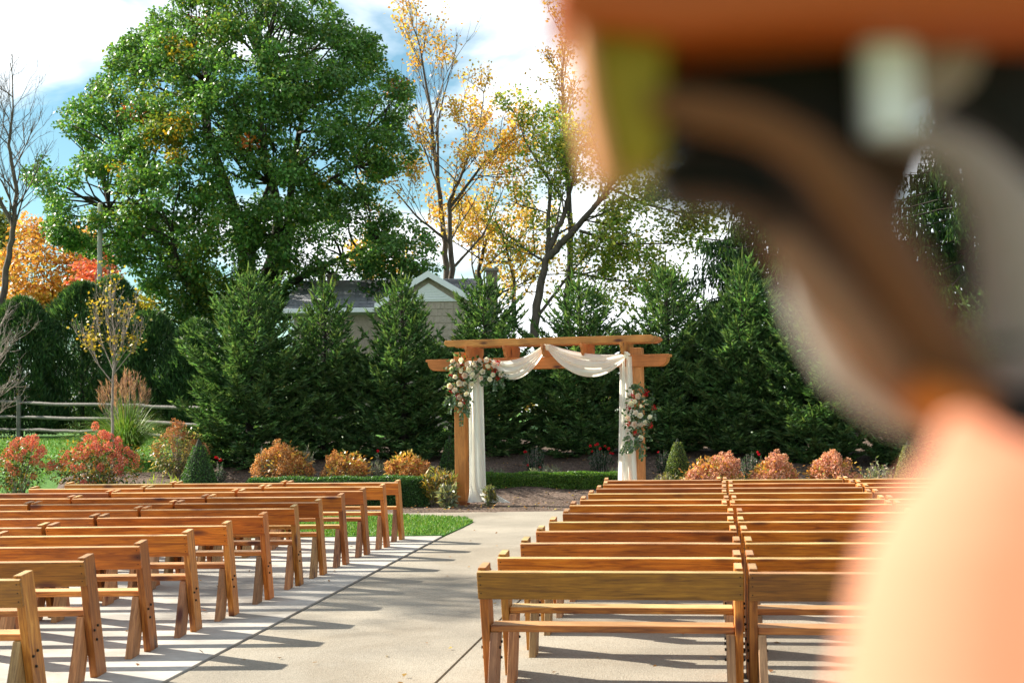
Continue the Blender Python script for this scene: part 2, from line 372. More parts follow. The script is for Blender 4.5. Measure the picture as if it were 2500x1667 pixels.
# ------------------------------------------------------------------ benches
BL = 1.715
def bench_meshes():
    d = {}
    def fin(bm, name, m, worn=True):
        bm.normal_update()
        for f in bm.faces:
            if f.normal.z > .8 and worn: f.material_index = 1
        me = bpy.data.meshes.new(name); bm.to_mesh(me); bm.free(); me.materials.append(m)
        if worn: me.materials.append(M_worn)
        return me
    zt = .92
    post = [(-.21, 0), (.015, 0), (-.29, zt), (-.502, zt-.012)]
    leg = [(-.545, 0), (-.325, 0), (-.135, .466), (-.352, .466)]
    h = BL/2
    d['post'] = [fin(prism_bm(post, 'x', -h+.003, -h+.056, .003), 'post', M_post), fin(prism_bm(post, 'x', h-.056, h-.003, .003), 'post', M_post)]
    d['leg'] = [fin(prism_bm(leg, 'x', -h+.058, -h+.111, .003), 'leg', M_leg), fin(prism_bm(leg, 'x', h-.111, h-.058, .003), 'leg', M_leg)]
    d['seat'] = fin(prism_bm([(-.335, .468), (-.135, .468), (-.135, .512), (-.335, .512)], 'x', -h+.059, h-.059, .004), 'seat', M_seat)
    # backrest board on the rear edges of the posts
    e = Vector((-(.502-.21), zt-.012)).normalized()                # up along the rear edge
    nrm = Vector((-e.y, e.x))                                        # rearwards
    a = Vector((-.502, zt-.012)) + nrm*.0015 - e*.016; b2 = a - e*.190
    d['backrest'] = []
    for k in range(4):
        bm = bmesh.new(); ns = 12; rows = []
        for i in range(ns+1):
            x = -h + BL*i/ns; s = math.sin(math.pi*i/ns)
            dz = [0, -.004, .003, -.001][k]*s; db = [.001, 0, .002, .001][k]*s
            q = [a, b2, b2+nrm*.039, a+nrm*.039]
            rows.append([bm.verts.new((x, p.x - db*0, p.y+dz)) for p in q])
        for i in range(ns):
            for j in range(4):
                bm.faces.new((rows[i][j], rows[i+1][j], rows[i+1][(j+1) % 4], rows[i][(j+1) % 4]))
        bm.faces.new(rows[0]); bm.faces.new(list(reversed(rows[-1])))
        bmesh.ops.recalc_face_normals(bm, faces=bm.faces)
        eds = [ed for ed in bm.edges if not (abs(ed.verts[0].co.x-ed.verts[1].co.x) < 1e-5 and len(ed.link_faces) == 2 and all(abs(f.normal.x) < .5 for f in ed.link_faces))]
        bmesh.ops.bevel(bm, geom=eds, offset=.004, segments=1, affect='EDGES')
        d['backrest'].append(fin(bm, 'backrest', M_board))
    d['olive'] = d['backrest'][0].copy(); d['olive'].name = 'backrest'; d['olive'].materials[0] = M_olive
    bm = bmesh.new(); bmesh.ops.create_cone(bm, cap_ends=True, segments=8, radius1=.011, radius2=.008, depth=.014, matrix=Matrix.Rotation(math.pi/2, 4, 'Y'))
    d['bolt'] = fin(bm, 'bolt', M_bolt, False)
    bm = bmesh.new(); bmesh.ops.create_cone(bm, cap_ends=True, segments=6, radius1=.0045, radius2=.0045, depth=.003, matrix=Matrix.Rotation(math.pi/2, 4, 'X'))
    d['nail'] = fin(bm, 'screw', M_bolt, False)
    return d
BM_ = bench_meshes()
brnd = random.Random(5)
def bench(loc, rz, label, bolts=False, screws=False, warp=None, olive=False):
    o = empty('wooden_bench', loc, label, 'bench', 'wooden benches in rows facing the arch', rz)
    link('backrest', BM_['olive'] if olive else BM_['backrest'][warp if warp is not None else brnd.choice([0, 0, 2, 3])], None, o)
    link('seat', BM_['seat'], None, o)
    for k in (0, 1):
        link('post', BM_['post'][k], None, o); link('leg', BM_['leg'][k], None, o)
    if bolts:
        for s in (-1, 1):
            for (u, z) in ((-.29, .36), (-.215, .385), (-.235, .285)):
                link('bolt', BM_['bolt'], None, o, (s*(BL/2+.003), u, z))
                link('bolt', BM_['bolt'], None, o, (s*(BL/2-.116), u, z))
    if screws:
        e = Vector((-(.502-.21), .908)).normalized()
        for s in (-1, 1):
            for f in (.03, .09, .15):
                p = Vector((-.502, .908)) - e*(f+.012) + Vector((-e.y, e.x))*.0415
                link('screw', BM_['nail'], None, o, (s*(BL/2-.022), p.x, p.y))
    return o
ORD = ['first', 'second', 'third', 'fourth', 'fifth', 'sixth', 'seventh', 'eighth', 'ninth', 'tenth', 'eleventh', 'twelfth']
def rowname(i):                                # i counted from the camera
    if i == 0: return 'row nearest the camera'
    if i == 11: return 'row nearest the arch'
    return f'{ORD[i]} row from the camera'
LFEET = [(112, 1612), (245, 1543), (363, 1486), (465, 1442), (550, 1407), (630, 1371), (698, 1340), (752, 1316), (803, 1293), (851, 1271), (896, 1254), (930, 1237)]
LROT = [1.0, 1.0, 1.2, 1.4, 1.6, 2.0, 2.6, 3.2, 4.0, 4.6, 5.6, 6.2]
POS3 = ['at the aisle end', 'in the middle', 'at the outer end']
for i, (fx, fy) in enumerate(LFEET):
    p = GP(fx, fy); a = -R(LROT[i]); dv = Vector((math.cos(a), math.sin(a), 0))
    for c in range(3):
        q = p - dv*(BL/2 + c*(BL+.035)) + Vector((0, brnd.uniform(-.01, .02) if c else 0, 0))
        if (q.x+BL/2)/q.y*FPX+1250 < -60: continue
        ang = a + R(brnd.uniform(-.4, .4)) if c else a
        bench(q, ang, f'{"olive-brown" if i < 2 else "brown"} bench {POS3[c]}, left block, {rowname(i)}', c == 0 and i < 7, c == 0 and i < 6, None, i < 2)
RTOP = [(72, 508), (178, 438), (295, 365), (375, 305), (441, 257), (512, 213), (548, 172), (601, 145), (643, 113), (685, 87), (719, 66), (724, 46)]
for i, (zx, zy) in enumerate(RTOP):
    xd, yd = (1130+zx/2.1)/K, (1150+zy/2.1)/K
    p = GP(xd, yd, .892); a = -R(7.4 if i < 9 else 7.0); dv = Vector((math.cos(a), math.sin(a), 0)); fw = Vector((-math.sin(a), math.cos(a), 0))
    p = Vector((p.x, p.y, 0)) + fw*.515
    for c in range(3):
        q = p + dv*(BL/2 + c*(BL+.03)) + fw*(brnd.uniform(-.02, .02) if c else 0)
        if (q.x-BL/2)/q.y*FPX+1250 > 2560: continue
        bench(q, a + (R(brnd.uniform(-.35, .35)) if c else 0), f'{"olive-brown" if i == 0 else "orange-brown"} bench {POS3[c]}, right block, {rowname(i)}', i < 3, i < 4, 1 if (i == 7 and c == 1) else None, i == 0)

# ------------------------------------------------------------------ arch
AP = GP(1062, 1160); AY = AP.y; ATH = -R(17)
arch_loc = Vector((AP.x, AP.y, 0))
ax = Vector((math.cos(ATH), math.sin(ATH), 0)); ayv = Vector((-math.sin(ATH), math.cos(ATH), 0))
def solve_len(xd):                              # distance along the arch that shows at column xd
    lo, hi = 0.2, 8
    for _ in range(50):
        m = (lo+hi)/2; p = arch_loc+ax*m; sx = cam_px(p+Vector((0, 0, 1.5)))[0]
        if sx < xd: lo = m
        else: hi = m
    return lo
RMI = RM.inverted()
def cam_px(p):
    v = RMI @ (Vector(p)-Vector((0, 0, CAMZ))); return ((v.x/-v.z*FPX+1250)/K, (-v.y/-v.z*FPX+833.5)/K)
def zat(p, yd):                                # height over ground point p that shows at row yd
    lo, hi = 0, 20
    for _ in range(50):
        m = (lo+hi)/2
        if cam_px((p.x, p.y, m))[1] > yd: lo = m
        else: hi = m
    return lo
AL = solve_len(1466)
zb1 = zat(arch_loc, 825); zb0 = zat(arch_loc, 851)
zr = zat(arch_loc+ax*(AL*.5), 792)
arch = empty('wedding_arch', arch_loc, 'orange-brown timber wedding arch with two posts and overlapping beams', 'arch', None, ATH)
PW = .115
def arch_part(name, bm, m=M_arch): return bm_obj(name, bm, m, arch)
for x in (0, AL):
    pz = zb1+.14
    arch_part('post', box_bm(x-PW, x+PW, -PW, PW, 0, pz, .006), M_archpost)
    b = arch_part('post_base', box_bm(x-PW-.012, x+PW+.012, -PW-.012, PW+.012, 0, .10, .006), M_archpost)
def beam_poly(x0, x1, z0, z1):                  # ends with a stepped ogee cut below
    pts = [(x0, z1), (x0, z1-.05)]
    dx, dz = .16, z1-.05-z0
    for k in range(7):
        a = k/6*math.pi/2; pts.append((x0+.04+dx*(1-math.cos(a)), z0+dz*(1-math.sin(a)) if False else z1-.05-dz*math.sin(a)))
    q = [(x1-(p[0]-x0), p[1]) for p in reversed(pts)]
    return pts+q
for y0 in (-PW-.048, PW+.008):
    arch_part('beam', prism_bm(beam_poly(-.72, AL+.68, zb0, zb1), 'y', y0, y0+.04, .003))
RZ = .235
for k in range(5):
    x = .28 + k*(AL-.50)/4
    pts = []
    y0, y1 = -.50, .62
    pts = [(y0, zb1+.004+RZ), (y0, zb1+.06+RZ*.45), (y0+.05, zb1+.06+RZ*.25), (y0+.06, zb1+.06), (y0+.14, zb1+.004), (y1-.14, zb1+.004), (y1-.06, zb1+.06), (y1, zb1+RZ*.5), (y1, zb1+.004+RZ)]
    bm = prism_bm(pts, 'x', x-.022, x+.022, .003)
    o = arch_part('rafter', bm); o.data.materials.clear(); o.data.materials.append(M_archpost)
for yy in (-.42, .10, .5):
    pts = [(-.20, zb1+RZ+.01+.13), (-.22, zb1+RZ+.06), (-.14, zb1+RZ+.01), (AL+.33, zb1+RZ+.01), (AL+.42, zb1+RZ+.06), (AL+.42, zb1+RZ+.10), (AL+.38, zb1+RZ+.14)]
    arch_part('purlin', prism_bm(pts, 'y', yy, yy+.05, .004))

# ---- cloth on the arch
m, t, b = mat('ivory_cloth'); M_cloth = m
b.inputs['Base Color'].default_value = (.94, .93, .87, 1); b.inputs['Roughness'].default_value = .85; b.inputs['Specular IOR Level'].default_value = .1
tr = N(t, 'ShaderNodeBsdfTranslucent'); tr.inputs['Color'].default_value = (.96, .95, .86, 1)
ms = N(t, 'ShaderNodeMixShader'); ms.inputs[0].default_value = .55; L(t, b.outputs[0], ms.inputs[1]); L(t, tr.outputs[0], ms.inputs[2]); L(t, ms.outputs[0], t.nodes['Material Output'].inputs[0])
g = N(t, 'ShaderNodeTexCoord'); bump(t, b, noise(t, g.outputs['Object'], 40, 5, .6).outputs['Fac'], .15, .01)
def surf(fn, nu, nv):
    u = np.linspace(0, 1, nu); v = np.linspace(0, 1, nv)
    V = np.array([fn(a, b) for b in v for a in u])
    i = (np.arange(nv-1)[:, None]*nu + np.arange(nu-1)[None, :])
    return V, np.stack([i, i+1, i+nu+1, i+nu], -1).reshape(-1, 4)
def hang(x0t, x1t, x0b, x1b, zt, zb, y, folds, seed, puddle=0.0):
    r = random.Random(seed); ph = [r.uniform(0, 6) for _ in range(4)]
    def fn(u, v):                               # v from top to bottom
        w = u + .05*math.sin(6*u+ph[0]+v*1.5)*(1-abs(2*u-1))
        x = (x0t+(x1t-x0t)*w)*(1-v)+(x0b+(x1b-x0b)*w)*v
        amp = .030+.035*v
        yy = y + amp*math.sin(folds*2*math.pi*u+ph[1]+1.2*math.sin(v*3+ph[2])) + .4*amp*math.sin(folds*4.7*u*math.pi+ph[3]-v*2)
        z = zt+(zb-zt)*v
        if puddle and v > .86:
            k = (v-.86)/.14
            x += puddle*k**1.5*(u*1.1+.05); yy -= .22*k*k + .05*math.sin(u*17)*k; z = max(.03+.05*abs(math.sin(u*9+k*5))*(1-.4*k), zt+(zb-zt)*(.86+.115*k))
        return (x, yy, z)
    return surf(fn, 70, 60)
def ax_at(xd, yoff=0.0):
    lo, hi = -1.5, 8
    for _ in range(50):
        m = (lo+hi)/2; p = arch_loc+ax*m+ayv*yoff
        if cam_px((p.x, p.y, 1.5))[0] < xd: lo = m
        else: hi = m
    return lo
FY = -PW-.075
yl = FY+.0
drape_l = empty('hanging_drape', arch_loc, 'ivory cloth panel hanging beside the left arch post, pooling on the mulch', 'drape', 'ivory drapes on the arch', ATH)
V, F = hang(ax_at(1078, -.2), ax_at(1109, -.2), ax_at(1074, -.2), ax_at(1118, -.2), zb1-.05, .02, FY, 2.4, 3, .50)
link('cloth', mesh_np('cloth', V, F, M_cloth, None, True), None, drape_l)
drape_r = empty('hanging_drape', arch_loc, 'ivory cloth panel hanging beside the right arch post, behind the benches', 'drape', 'ivory drapes on the arch', ATH)
V, F = hang(ax_at(1426, -.2), ax_at(1453, -.2), ax_at(1416, -.2), ax_at(1462, -.2), zb1-.03, .1, FY, 2.2, 8)
link('cloth', mesh_np('cloth', V, F, M_cloth, None, True), None, drape_r)
def swag(p0, p1, sag_top, sag_bot, gather0, gather1, y, seed):
    """p0,p1: (x,z) ends; cloth between an upper catenary and a lower one"""
    r = random.Random(seed); ph = [r.uniform(0, 6) for _ in range(3)]
    def fn(u, v):
        x = p0[0]+(p1[0]-p0[0])*u
        zl = p0[1]+(p1[1]-p0[1])*u; c = 4*u*(1-u)
        c1 = c**.85
        h = (gather0*(1-u)+gather1*u)
        z = zl - (sag_top*c + (sag_bot-sag_top)*c1*v) - h*v
        f = .25+.75*c
        yy = y - .05*c - .045*f*math.sin(v*math.pi) + .030*f*math.sin(v*17+ph[0]+2.2*u) + .012*f*math.sin(v*31+ph[1]-3*u)
        return (x+.02*math.sin(v*9+ph[2]), yy, z)
    return surf(fn, 60, 46)
def zax(a, yd, yoff=-.3): p = arch_loc+ax*a+ayv*yoff; return zat(p, yd)
sw = empty('draped_swag', arch_loc, 'ivory cloth swag looped along the arch beam in two scallops', 'drape', 'ivory drapes on the arch', ATH)
xa, xb, xc = ax_at(1128, -.3), ax_at(1250, -.5), ax_at(1440, -.3)
za, zb_, zc = zax(xa, 824), zax(xb, 787, -.5), zax(xc, 812)
V, F = swag((xa, za), (xb, zb_), .16, .46, .14, .05, FY-.06, 1); link('cloth', mesh_np('cloth', V, F, M_cloth, None, True), None, sw)
V, F = swag((xb, zb_), (xc, zc), .10, .50, .05, .08, FY-.06, 4); link('cloth', mesh_np('cloth', V, F, M_cloth, None, True), None, sw)
bm = bmesh.new()
bmesh.ops.create_icosphere(bm, subdivisions=3, radius=.075)
for v in bm.verts:
    v.co.x *= .8; v.co.z *= .9; v.co += v.co.normalized()*(.018*math.sin(v.co.z*70+v.co.x*40))
bm_obj('knot', bm, M_cloth, sw, (xc+.01, FY-.06, zc-.01), None, True)
bm = bmesh.new(); bmesh.ops.create_icosphere(bm, subdivisions=3, radius=.07)
for v in bm.verts: v.co.x *= .7; v.co.z *= 1.2; v.co += v.co.normalized()*(.015*math.sin(v.co.x*60))
bm_obj('knot', bm, M_cloth, sw, (xb, FY-.07, zb_-.06), None, True)

# ---- flower arrangements
def rose_mesh(name, cols, seed):
    g = np.random.default_rng(seed); Vs, Fs, Cs = [], [], []; n0 = 0
    for ring, (nn, rad, tilt, ht) in enumerate([(5, .055, 1.15, .0), (5, .042, .75, .012), (4, .028, .4, .022), (3, .014, .15, .028)]):
        for k in range(nn):
            a = 2*math.pi*(k+.5*(ring % 2))/nn + g.uniform(-.15, .15)
            o = np.array([math.cos(a), math.sin(a), 0]); s = np.array([-math.sin(a), math.cos(a), 0]); up = np.array([0, 0, 1.])
            w = rad*1.05
            rows = [(o*rad*.25+up*(ht-.02), .5), (o*rad*.8+up*(ht+.006), 1.0), (o*rad*(.8+.25*math.sin(tilt))+up*(ht+.03*math.cos(tilt)+.008), .75)]
            for c, f in rows:
                for q in (-.5, 0, .5): Vs.append(c + s*w*f*q - o*abs(q)*rad*.35)
            for i in range(2):
                for j in range(2): b = n0+i*3+j; Fs.append((b, b+1, b+4, b+3))
            cc = np.array(cols[0])*(1-ring/3)+np.array(cols[1])*ring/3
            Cs += [cc*math.exp(g.normal(0, .05))]*9; n0 += 9
    return mesh_np(name, np.array(Vs), np.array(Fs), M_petal, np.array(Cs), True)
ROSES = [rose_mesh('rose', ((.90, .88, .84), (.88, .82, .72)), 1), rose_mesh('rose', ((.88, .78, .75), (.82, .64, .60)), 2), rose_mesh('rose', ((.90, .86, .85), (.82, .72, .71)), 3)]
REDS = []
for k in range(2):
    g = np.random.default_rng(40+k); nn = 34
    P = g.normal(0, .017, (nn, 3)); D = unit(P+np.array([0, 0, .02])+g.normal(0, .006, (nn, 3)))
    REDS.append(quads('red_bloom', kites(P, D, rdir(nn, g), .045, .022), pick([(.42, .012, .018), (.30, .008, .02), (.55, .03, .03)], [3, 2, 2], nn, g), M_petal))
def bouquet(name, label, pts_roses, pts_reds, leaf_areas, nleaf, seed):
    g = np.random.default_rng(seed)
    o = empty(name, arch_loc, label, 'flower arrangement', 'flower arrangements on the arch', ATH)
    for k, (xd, yd) in enumerate(pts_roses):
        a = ax_at(xd, -.35); z = zax(a, yd, -.35)
        r = link('rose', ROSES[k % 3 if g.random() > .3 else 0], None, o, (a, FY-.17+g.uniform(-.03, .03), z), (R(90)+g.normal(0, .35), g.normal(0, .35), g.uniform(0, 6)))
        r.rotation_euler = (R(80)+g.normal(0, .3), g.normal(0, .3), g.normal(0, .35))
        s = g.uniform(.9, 1.3); r.scale = (s, s, s)
    for k, (xd, yd) in enumerate(pts_reds):
        a = ax_at(xd, -.35); z = zax(a, yd, -.35)
        link('red_bloom', REDS[k % 2], None, o, (a, FY-.14, z), (g.uniform(0, 6), g.uniform(0, 6), 0))
    Ps, Ds = [], []
    for (xd, yd, rx, ry, w) in leaf_areas:
        n = int(nleaf*w); th = g.uniform(0, 2*np.pi, n); rr = np.sqrt(g.random(n))
        for q in range(n):
            a = ax_at(xd, -.35)+rr[q]*math.cos(th[q])*rx/108; z = zax(ax_at(xd, -.35), yd, -.35)+rr[q]*math.sin(th[q])*ry/108
            Ps.append((a, FY-.06-.11*math.sqrt(max(0, 1-rr[q]**2))*g.random()-.0, z)); Ds.append((math.cos(th[q])*rr[q]+g.normal(0, .5), -.5+g.normal(0, .3), math.sin(th[q])*rr[q]-.15+g.normal(0, .5)))
    P = np.array(Ps); D = unit(np.array(Ds)); n = len(P)
    Nn = unit(np.array([0, -1., .35])+g.normal(0, .55, (n, 3)))
    Q = kites(P, D, Nn, g.uniform(.055, .10, n), g.uniform(.035, .06, n), .08, .5)
    tag(link('foliage', quads('foliage', Q, pick([(.04, .10, .03), (.09, .16, .07), (.18, .25, .14), (.03, .08, .015)], [3, 3, 1.5, 3], n, g), M_leaf), None, o), kind='stuff')
    # stiff eucalyptus sprigs sticking out
    Tt = Tubes(); Qs = []
    for (xd, yd, dx, dz) in [(p[0], p[1], g.normal(0, .6), g.normal(-.1, .7)) for p in leaf_areas for _ in range(4)]:
        a = ax_at(xd, -.35); z = zax(a, yd, -.35); d = unit(np.array([dx, -.25, dz])); ln = g.uniform(.16, .30)
        pts = [np.array([a, FY-.08, z])+d*ln*s+np.array([0, 0, -.10*s*s]) for s in np.linspace(0, 1, 6)]
        Tt.add(pts, np.linspace(.005, .002, 6), 4)
        for s in np.linspace(.35, 1, 9):
            c = np.array([a, FY-.08, z])+d*ln*s+np.array([0, 0, -.10*s*s])
            for sg in (-1, 1):
                dd = unit(d*.4+sg*np.cross(d, [0, 1, 0])+g.normal(0, .2, 3)); Qs.append(kites(c[None], dd[None], unit(np.array([[0, -1, .3]])+g.normal(0, .3, (1, 3))), .06, .045, .05, .5))
    Q = np.concatenate(Qs); n = len(Q)
    tag(link('sprigs', quads('sprigs', Q, pick([(.07, .13, .06), (.16, .22, .15), (.05, .11, .025)], [3, 3, 2], n, g), M_leaf), None, o), kind='stuff')
    link('stems', Tt.mesh('stems', M_bark), None, o)
Zb = lambda zx, zy: ((1000+zx/3.2)/K, (780+zy/3.2)/K)
lr = [Zb(*p) for p in [(335, 385), (380, 360), (365, 450), (410, 400), (440, 437), (395, 497), (435, 502), (325, 520), (358, 555), (450, 585), (390, 607), (490, 508), (505, 435), (462, 350), (512, 352), (470, 395), (560, 318), (610, 318), (575, 410), (568, 460), (622, 360), (660, 432), (675, 352), (718, 430), (632, 468), (345, 330), (400, 665), (420, 320)]]
lred = [Zb(*p) for p in [(402, 355), (332, 432), (412, 456), (330, 552), (375, 597), (692, 335), (668, 398), (692, 455), (425, 640)]]
bouquet('flower_arrangement', 'large cascade of blush and cream roses on the upper left corner of the arch', lr, lred,
        [(*Zb(400, 380), 40, 30, .3), (*Zb(560, 390), 45, 30, .28), (*Zb(670, 430), 38, 28, .2), (*Zb(390, 500), 33, 32, .25), (*Zb(400, 600), 26, 34, .25), (*Zb(400, 690), 18, 14, .06), (*Zb(330, 590), 14, 24, .08)], 330, 5)
rr_ = [Zb(*p) for p in [(1765, 642), (1795, 597), (1856, 640), (1818, 678), (1735, 660), (1772, 732), (1806, 750), (1760, 820), (1805, 822), (1848, 808), (1705, 768), (1802, 925), (1885, 765)]]
rred = [Zb(*p) for p in [(1742, 600), (1845, 580), (1712, 690), (1908, 688), (1766, 888), (1712, 815), (1880, 825), (1850, 565)]]
bouquet('flower_arrangement', 'smaller spray of cream roses and red blooms fixed halfway up the right arch post', rr_, rred,
        [(*Zb(1800, 650), 36, 32, .28), (*Zb(1790, 760), 36, 36, .30), (*Zb(1800, 860), 32, 30, .2), (*Zb(1725, 930), 10, 26, .05), (*Zb(1815, 980), 8, 34, .07), (*Zb(1805, 540), 9, 22, .05), (*Zb(1900, 660), 18, 16, .07)], 300, 9)

# ------------------------------------------------------------------ plants: helpers
def place(xd, ytop, Y):
    b_ = WP(xd, ytop, Y); return Vector((b_.x, Y, T(Y)-.03)), b_.z-(T(Y)-.03)
def mper(Y): return Y*K/FPX                     # metres per D pixel at distance Y
def shell(n, g, bias=.5):
    d = rdir(n, g); r = g.random((n, 1))**bias; return d*r, d

def spruce(xd, ytop, Y, wd, seed, label, dens=1.0, tip=(.22, .29, .10), name='spruce_tree', group='young spruces in a screen behind the arch'):
    g = np.random.default_rng(seed); base, H = place(xd, ytop, Y); Rr = wd*.5*mper(Y)
    o = empty(name, base, label, 'spruce', group)
    tb = Tubes(); tb.add([(0, 0, 0), (.01, 0, H*.5), (.0, .01, H*.97)], [H*.022, H*.014, .008], 7)
    B, Dd, Ln, Cw = [], [], [], []
    def add(c, d, l, w): B.append(c); Dd.append(d); Ln.append(l); Cw.append(w)
    HT = H; H = H*.885; nw = int(H/.115); phi0 = 0; lobes = g.uniform(0, 6.28, 3)
    for w in range(nw):
        t_ = (w+.3)/nw; h = H*t_*.985
        prof = min(1, ((1-t_)/.58))**.72*(1.0 if t_ > .08 else .80+2.5*t_)
        nb = 8 if t_ < .5 else (6 if t_ < .8 else 4)
        phi0 += 1.1
        for k in range(nb):
            ph = phi0+2*np.pi*k/nb+g.uniform(-.35, .35)
            lob = 1+.14*math.sin(2*ph+lobes[0]+h*1.4)+.10*math.sin(3*ph+lobes[1]-h*2.3)
            ln = max(.2, Rr*prof*lob*g.uniform(.62, 1.14))
            el = .05+.95*t_**1.2+g.uniform(-.2, .2)
            hd = np.array([math.cos(ph), math.sin(ph), 0.]); te = math.tan(el)
            def pos(s): return np.array([0, 0, h])+hd*(ln*s)+np.array([0, 0, ln*(s*te*.8-.25*s*(1-s)+.18*s*s)])
            tb.add([pos(0), pos(.5), pos(.96)], [.012, .008, .003], 3)
            nt = max(4, int(ln/.050*dens*(1 if t_ < .55 else .62)))
            for q in range(nt):
                s = .30+.70*(q+g.random())/nt; tan = unit(hd+np.array([0, 0, te+.4*s]))
                side = unit(np.cross(tan, [0, 0, 1])); sg = 1 if (q % 2) else -1
                c = pos(s); tl = min(.40, (.10+.40*ln*(1-s)))*g.uniform(.8, 1.25)
                d = unit(tan*.75+side*sg*.72+np.array([0, 0, g.uniform(-.15, .35)]))
                m_ = max(1, int(tl/.11))
                for r in range(m_):
                    dd = unit(d+g.normal(0, .25, 3)); add(c+d*(tl*r/m_), dd, g.uniform(.14, .23), s*.5+.5*(r+1)/m_)
                    for z_ in (-1, 1):
                        add(c+d*(tl*(r+.4)/m_), unit(d*.8+np.cross(d, [0, 0, 1])*z_*.75+np.array([0, 0, .15])+g.normal(0, .2, 3)), g.uniform(.11, .19), s*.5+.45*(r+1)/m_)
            e_ = unit(hd+np.array([0, 0, te+.5])); add(pos(.93), e_, g.uniform(.2, .36), 1.15)
            sd = np.cross(e_, [0, 0, 1])
            for z_ in (-1, 1): add(pos(.9), unit(e_+sd*z_*.8), .15, 1.0)
    for k in range(34):
        z = H*(.60+.38*k/33); ph = g.uniform(0, 6.28); r = (H-z)*.36
        add(np.array([math.cos(ph)*r, math.sin(ph)*r, z-.05]), unit(np.array([math.cos(ph)*.25, math.sin(ph)*.25, 1])), g.uniform(.25, .55), 1.2)
    for k in range(12):
        z = H*.9+(HT-.2-H*.9)*k/11
        add(np.array([0, 0, z]), unit(np.array([g.normal(0, .07), g.normal(0, .07), 1])), .25, 1.2)
        if k % 2 and k < 10:
            ph = g.uniform(0, 6.28); add(np.array([0, 0, z]), unit(np.array([math.cos(ph), math.sin(ph), .9])), g.uniform(.16, .3)*(1.1-k/12), 1.2)
    tb.add([(0, 0, H*.9), (.01, 0, HT)], [.012, .004], 4)
    B = np.array(B); Dd = np.array(Dd); Ln = np.array(Ln); Cw = np.array(Cw); n = len(B)
    a0 = unit(np.cross(Dd, rdir(n, g))); a1 = np.cross(Dd, a0)
    Q = [kites(B, Dd, nn_, Ln, .042, .0, .35) for nn_ in (a0, a1)]
    col0 = pick([(.038, .098, .032), (.078, .17, .056), (.135, .24, .088)], [3, 4, 3], n, g, .34)
    f = np.clip((Cw-.75)/.5, 0, 1)[:, None]**1.5*g.random((n, 1))
    col = col0*(1-f)+np.array(tip)*f
    link('crown', quads('crown', np.concatenate(Q), np.concatenate([col]*2), M_needle), None, o)
    link('trunk', tb.mesh('trunk', M_bark), None, o)
    return o
SP = [(572, 600, 32.4, 300, 'broad bright-tipped young spruce standing left of the house roof', 1.0),
      (745, 628, 33.4, 235, 'young spruce in front of the grey house roof', .9),
      (922, 615, 33.0, 250, 'young spruce in front of the house gable', .9),
      (1112, 615, 33.6, 265, 'young spruce rising behind the left arch post, below the brick chimney', .9),
      (1330, 615, 33.2, 290, 'young spruce behind the middle of the arch', .9),
      (1528, 580, 33.5, 265, 'young spruce with a thin leader behind the right arch post', .9),
      (1705, 565, 32.8, 265, 'young spruce right of the arch, in front of the weeping spruce', .9),
      (1872, 640, 31.8, 280, 'lit young spruce above the pink hydrangeas right of the arch', .9),
      (2080, 690, 31.6, 270, 'young spruce half hidden by the blurred foreground shape', .7),
      (2290, 640, 33.0, 280, 'young spruce at the far right edge of the screen', .6)]
for i, (xd, yt, Y, wd, lab, de) in enumerate(SP): spruce(xd, yt, Y, wd, 100+i, lab, de)

def weeping_spruce(xd, ytop, Y, wd, seed, label):
    g = np.random.default_rng(seed); base, H = place(xd, ytop, Y); Rr = wd*.5*mper(Y)
    o = empty('weeping_spruce', base, label, 'spruce', 'tall weeping spruces at the back')
    tb = Tubes(); tb.add([(0, 0, 0), (.05, 0, H*.5), (0, 0, H*.98)], [.22, .14, .02], 8)
    B, Dd, Ln = [], [], []
    nw = int(H/.32)
    for w in range(nw):
        t_ = (w+.4)/nw; h = H*t_; prof = min(1, (1-t_)/.8)**.8
        for k in range(7):
            ln = max(.3, Rr*prof*g.uniform(.65, 1.2)); ph = w*.9+2*np.pi*k/6+g.uniform(-.3, .3); hd = np.array([math.cos(ph), math.sin(ph), 0.])
            el = .15-.35*(1-t_)
            def pos(s): return np.array([0, 0, h])+hd*(ln*s)+np.array([0, 0, ln*(s*el-.42*s*s+.30*s**4)])
            tb.add([pos(s) for s in (0, .35, .7, 1)], [.05, .03, .018, .006], 4)
            nt = int(ln/.10)
            for q in range(nt):
                s = .15+.85*(q+g.random())/nt; c = pos(s); side = np.cross(hd, [0, 0, 1])
                for sg in (-1, 0, 1):
                    dl = g.uniform(.25, .75)*(.5+.5*s)
                    d = unit(np.array([0, 0, -1.])+side*sg*.28+hd*.12+g.normal(0, .1, 3)); st = c+side*sg*.18*g.random()
                    m_ = max(2, int(dl/.15))
                    for r in range(m_):
                        B.append(st+d*dl*r/m_); Dd.append(unit(d+g.normal(0, .18, 3))); Ln.append(.22)
                        if g.random() < .5: B.append(st+d*dl*r/m_); Dd.append(unit(d*.5+rdir(1, g)[0]*.6)); Ln.append(.13)
    B = np.array(B); Dd = np.array(Dd); n = len(B); a0 = unit(np.cross(Dd, rdir(n, g))); a1 = np.cross(Dd, a0)
    Q = [kites(B, Dd, nn_, np.array(Ln), .05, 0, .4) for nn_ in (a0, a1)]
    col = pick([(.02, .055, .018), (.035, .09, .025), (.07, .135, .03)], [3, 4, 2], n, g)
    link('crown', quads('crown', np.concatenate(Q), np.concatenate([col]*2), M_needle), None, o)
    link('trunk', tb.mesh('trunk', M_bark), None, o)
weeping_spruce(1765, 330, 41, 640, 61, 'tall spruce with drooping branches right of the bare-trunked trees')
weeping_spruce(2210, 120, 40, 680, 62, 'tall dark spruce with hanging curtains of needles behind the foreground shape')

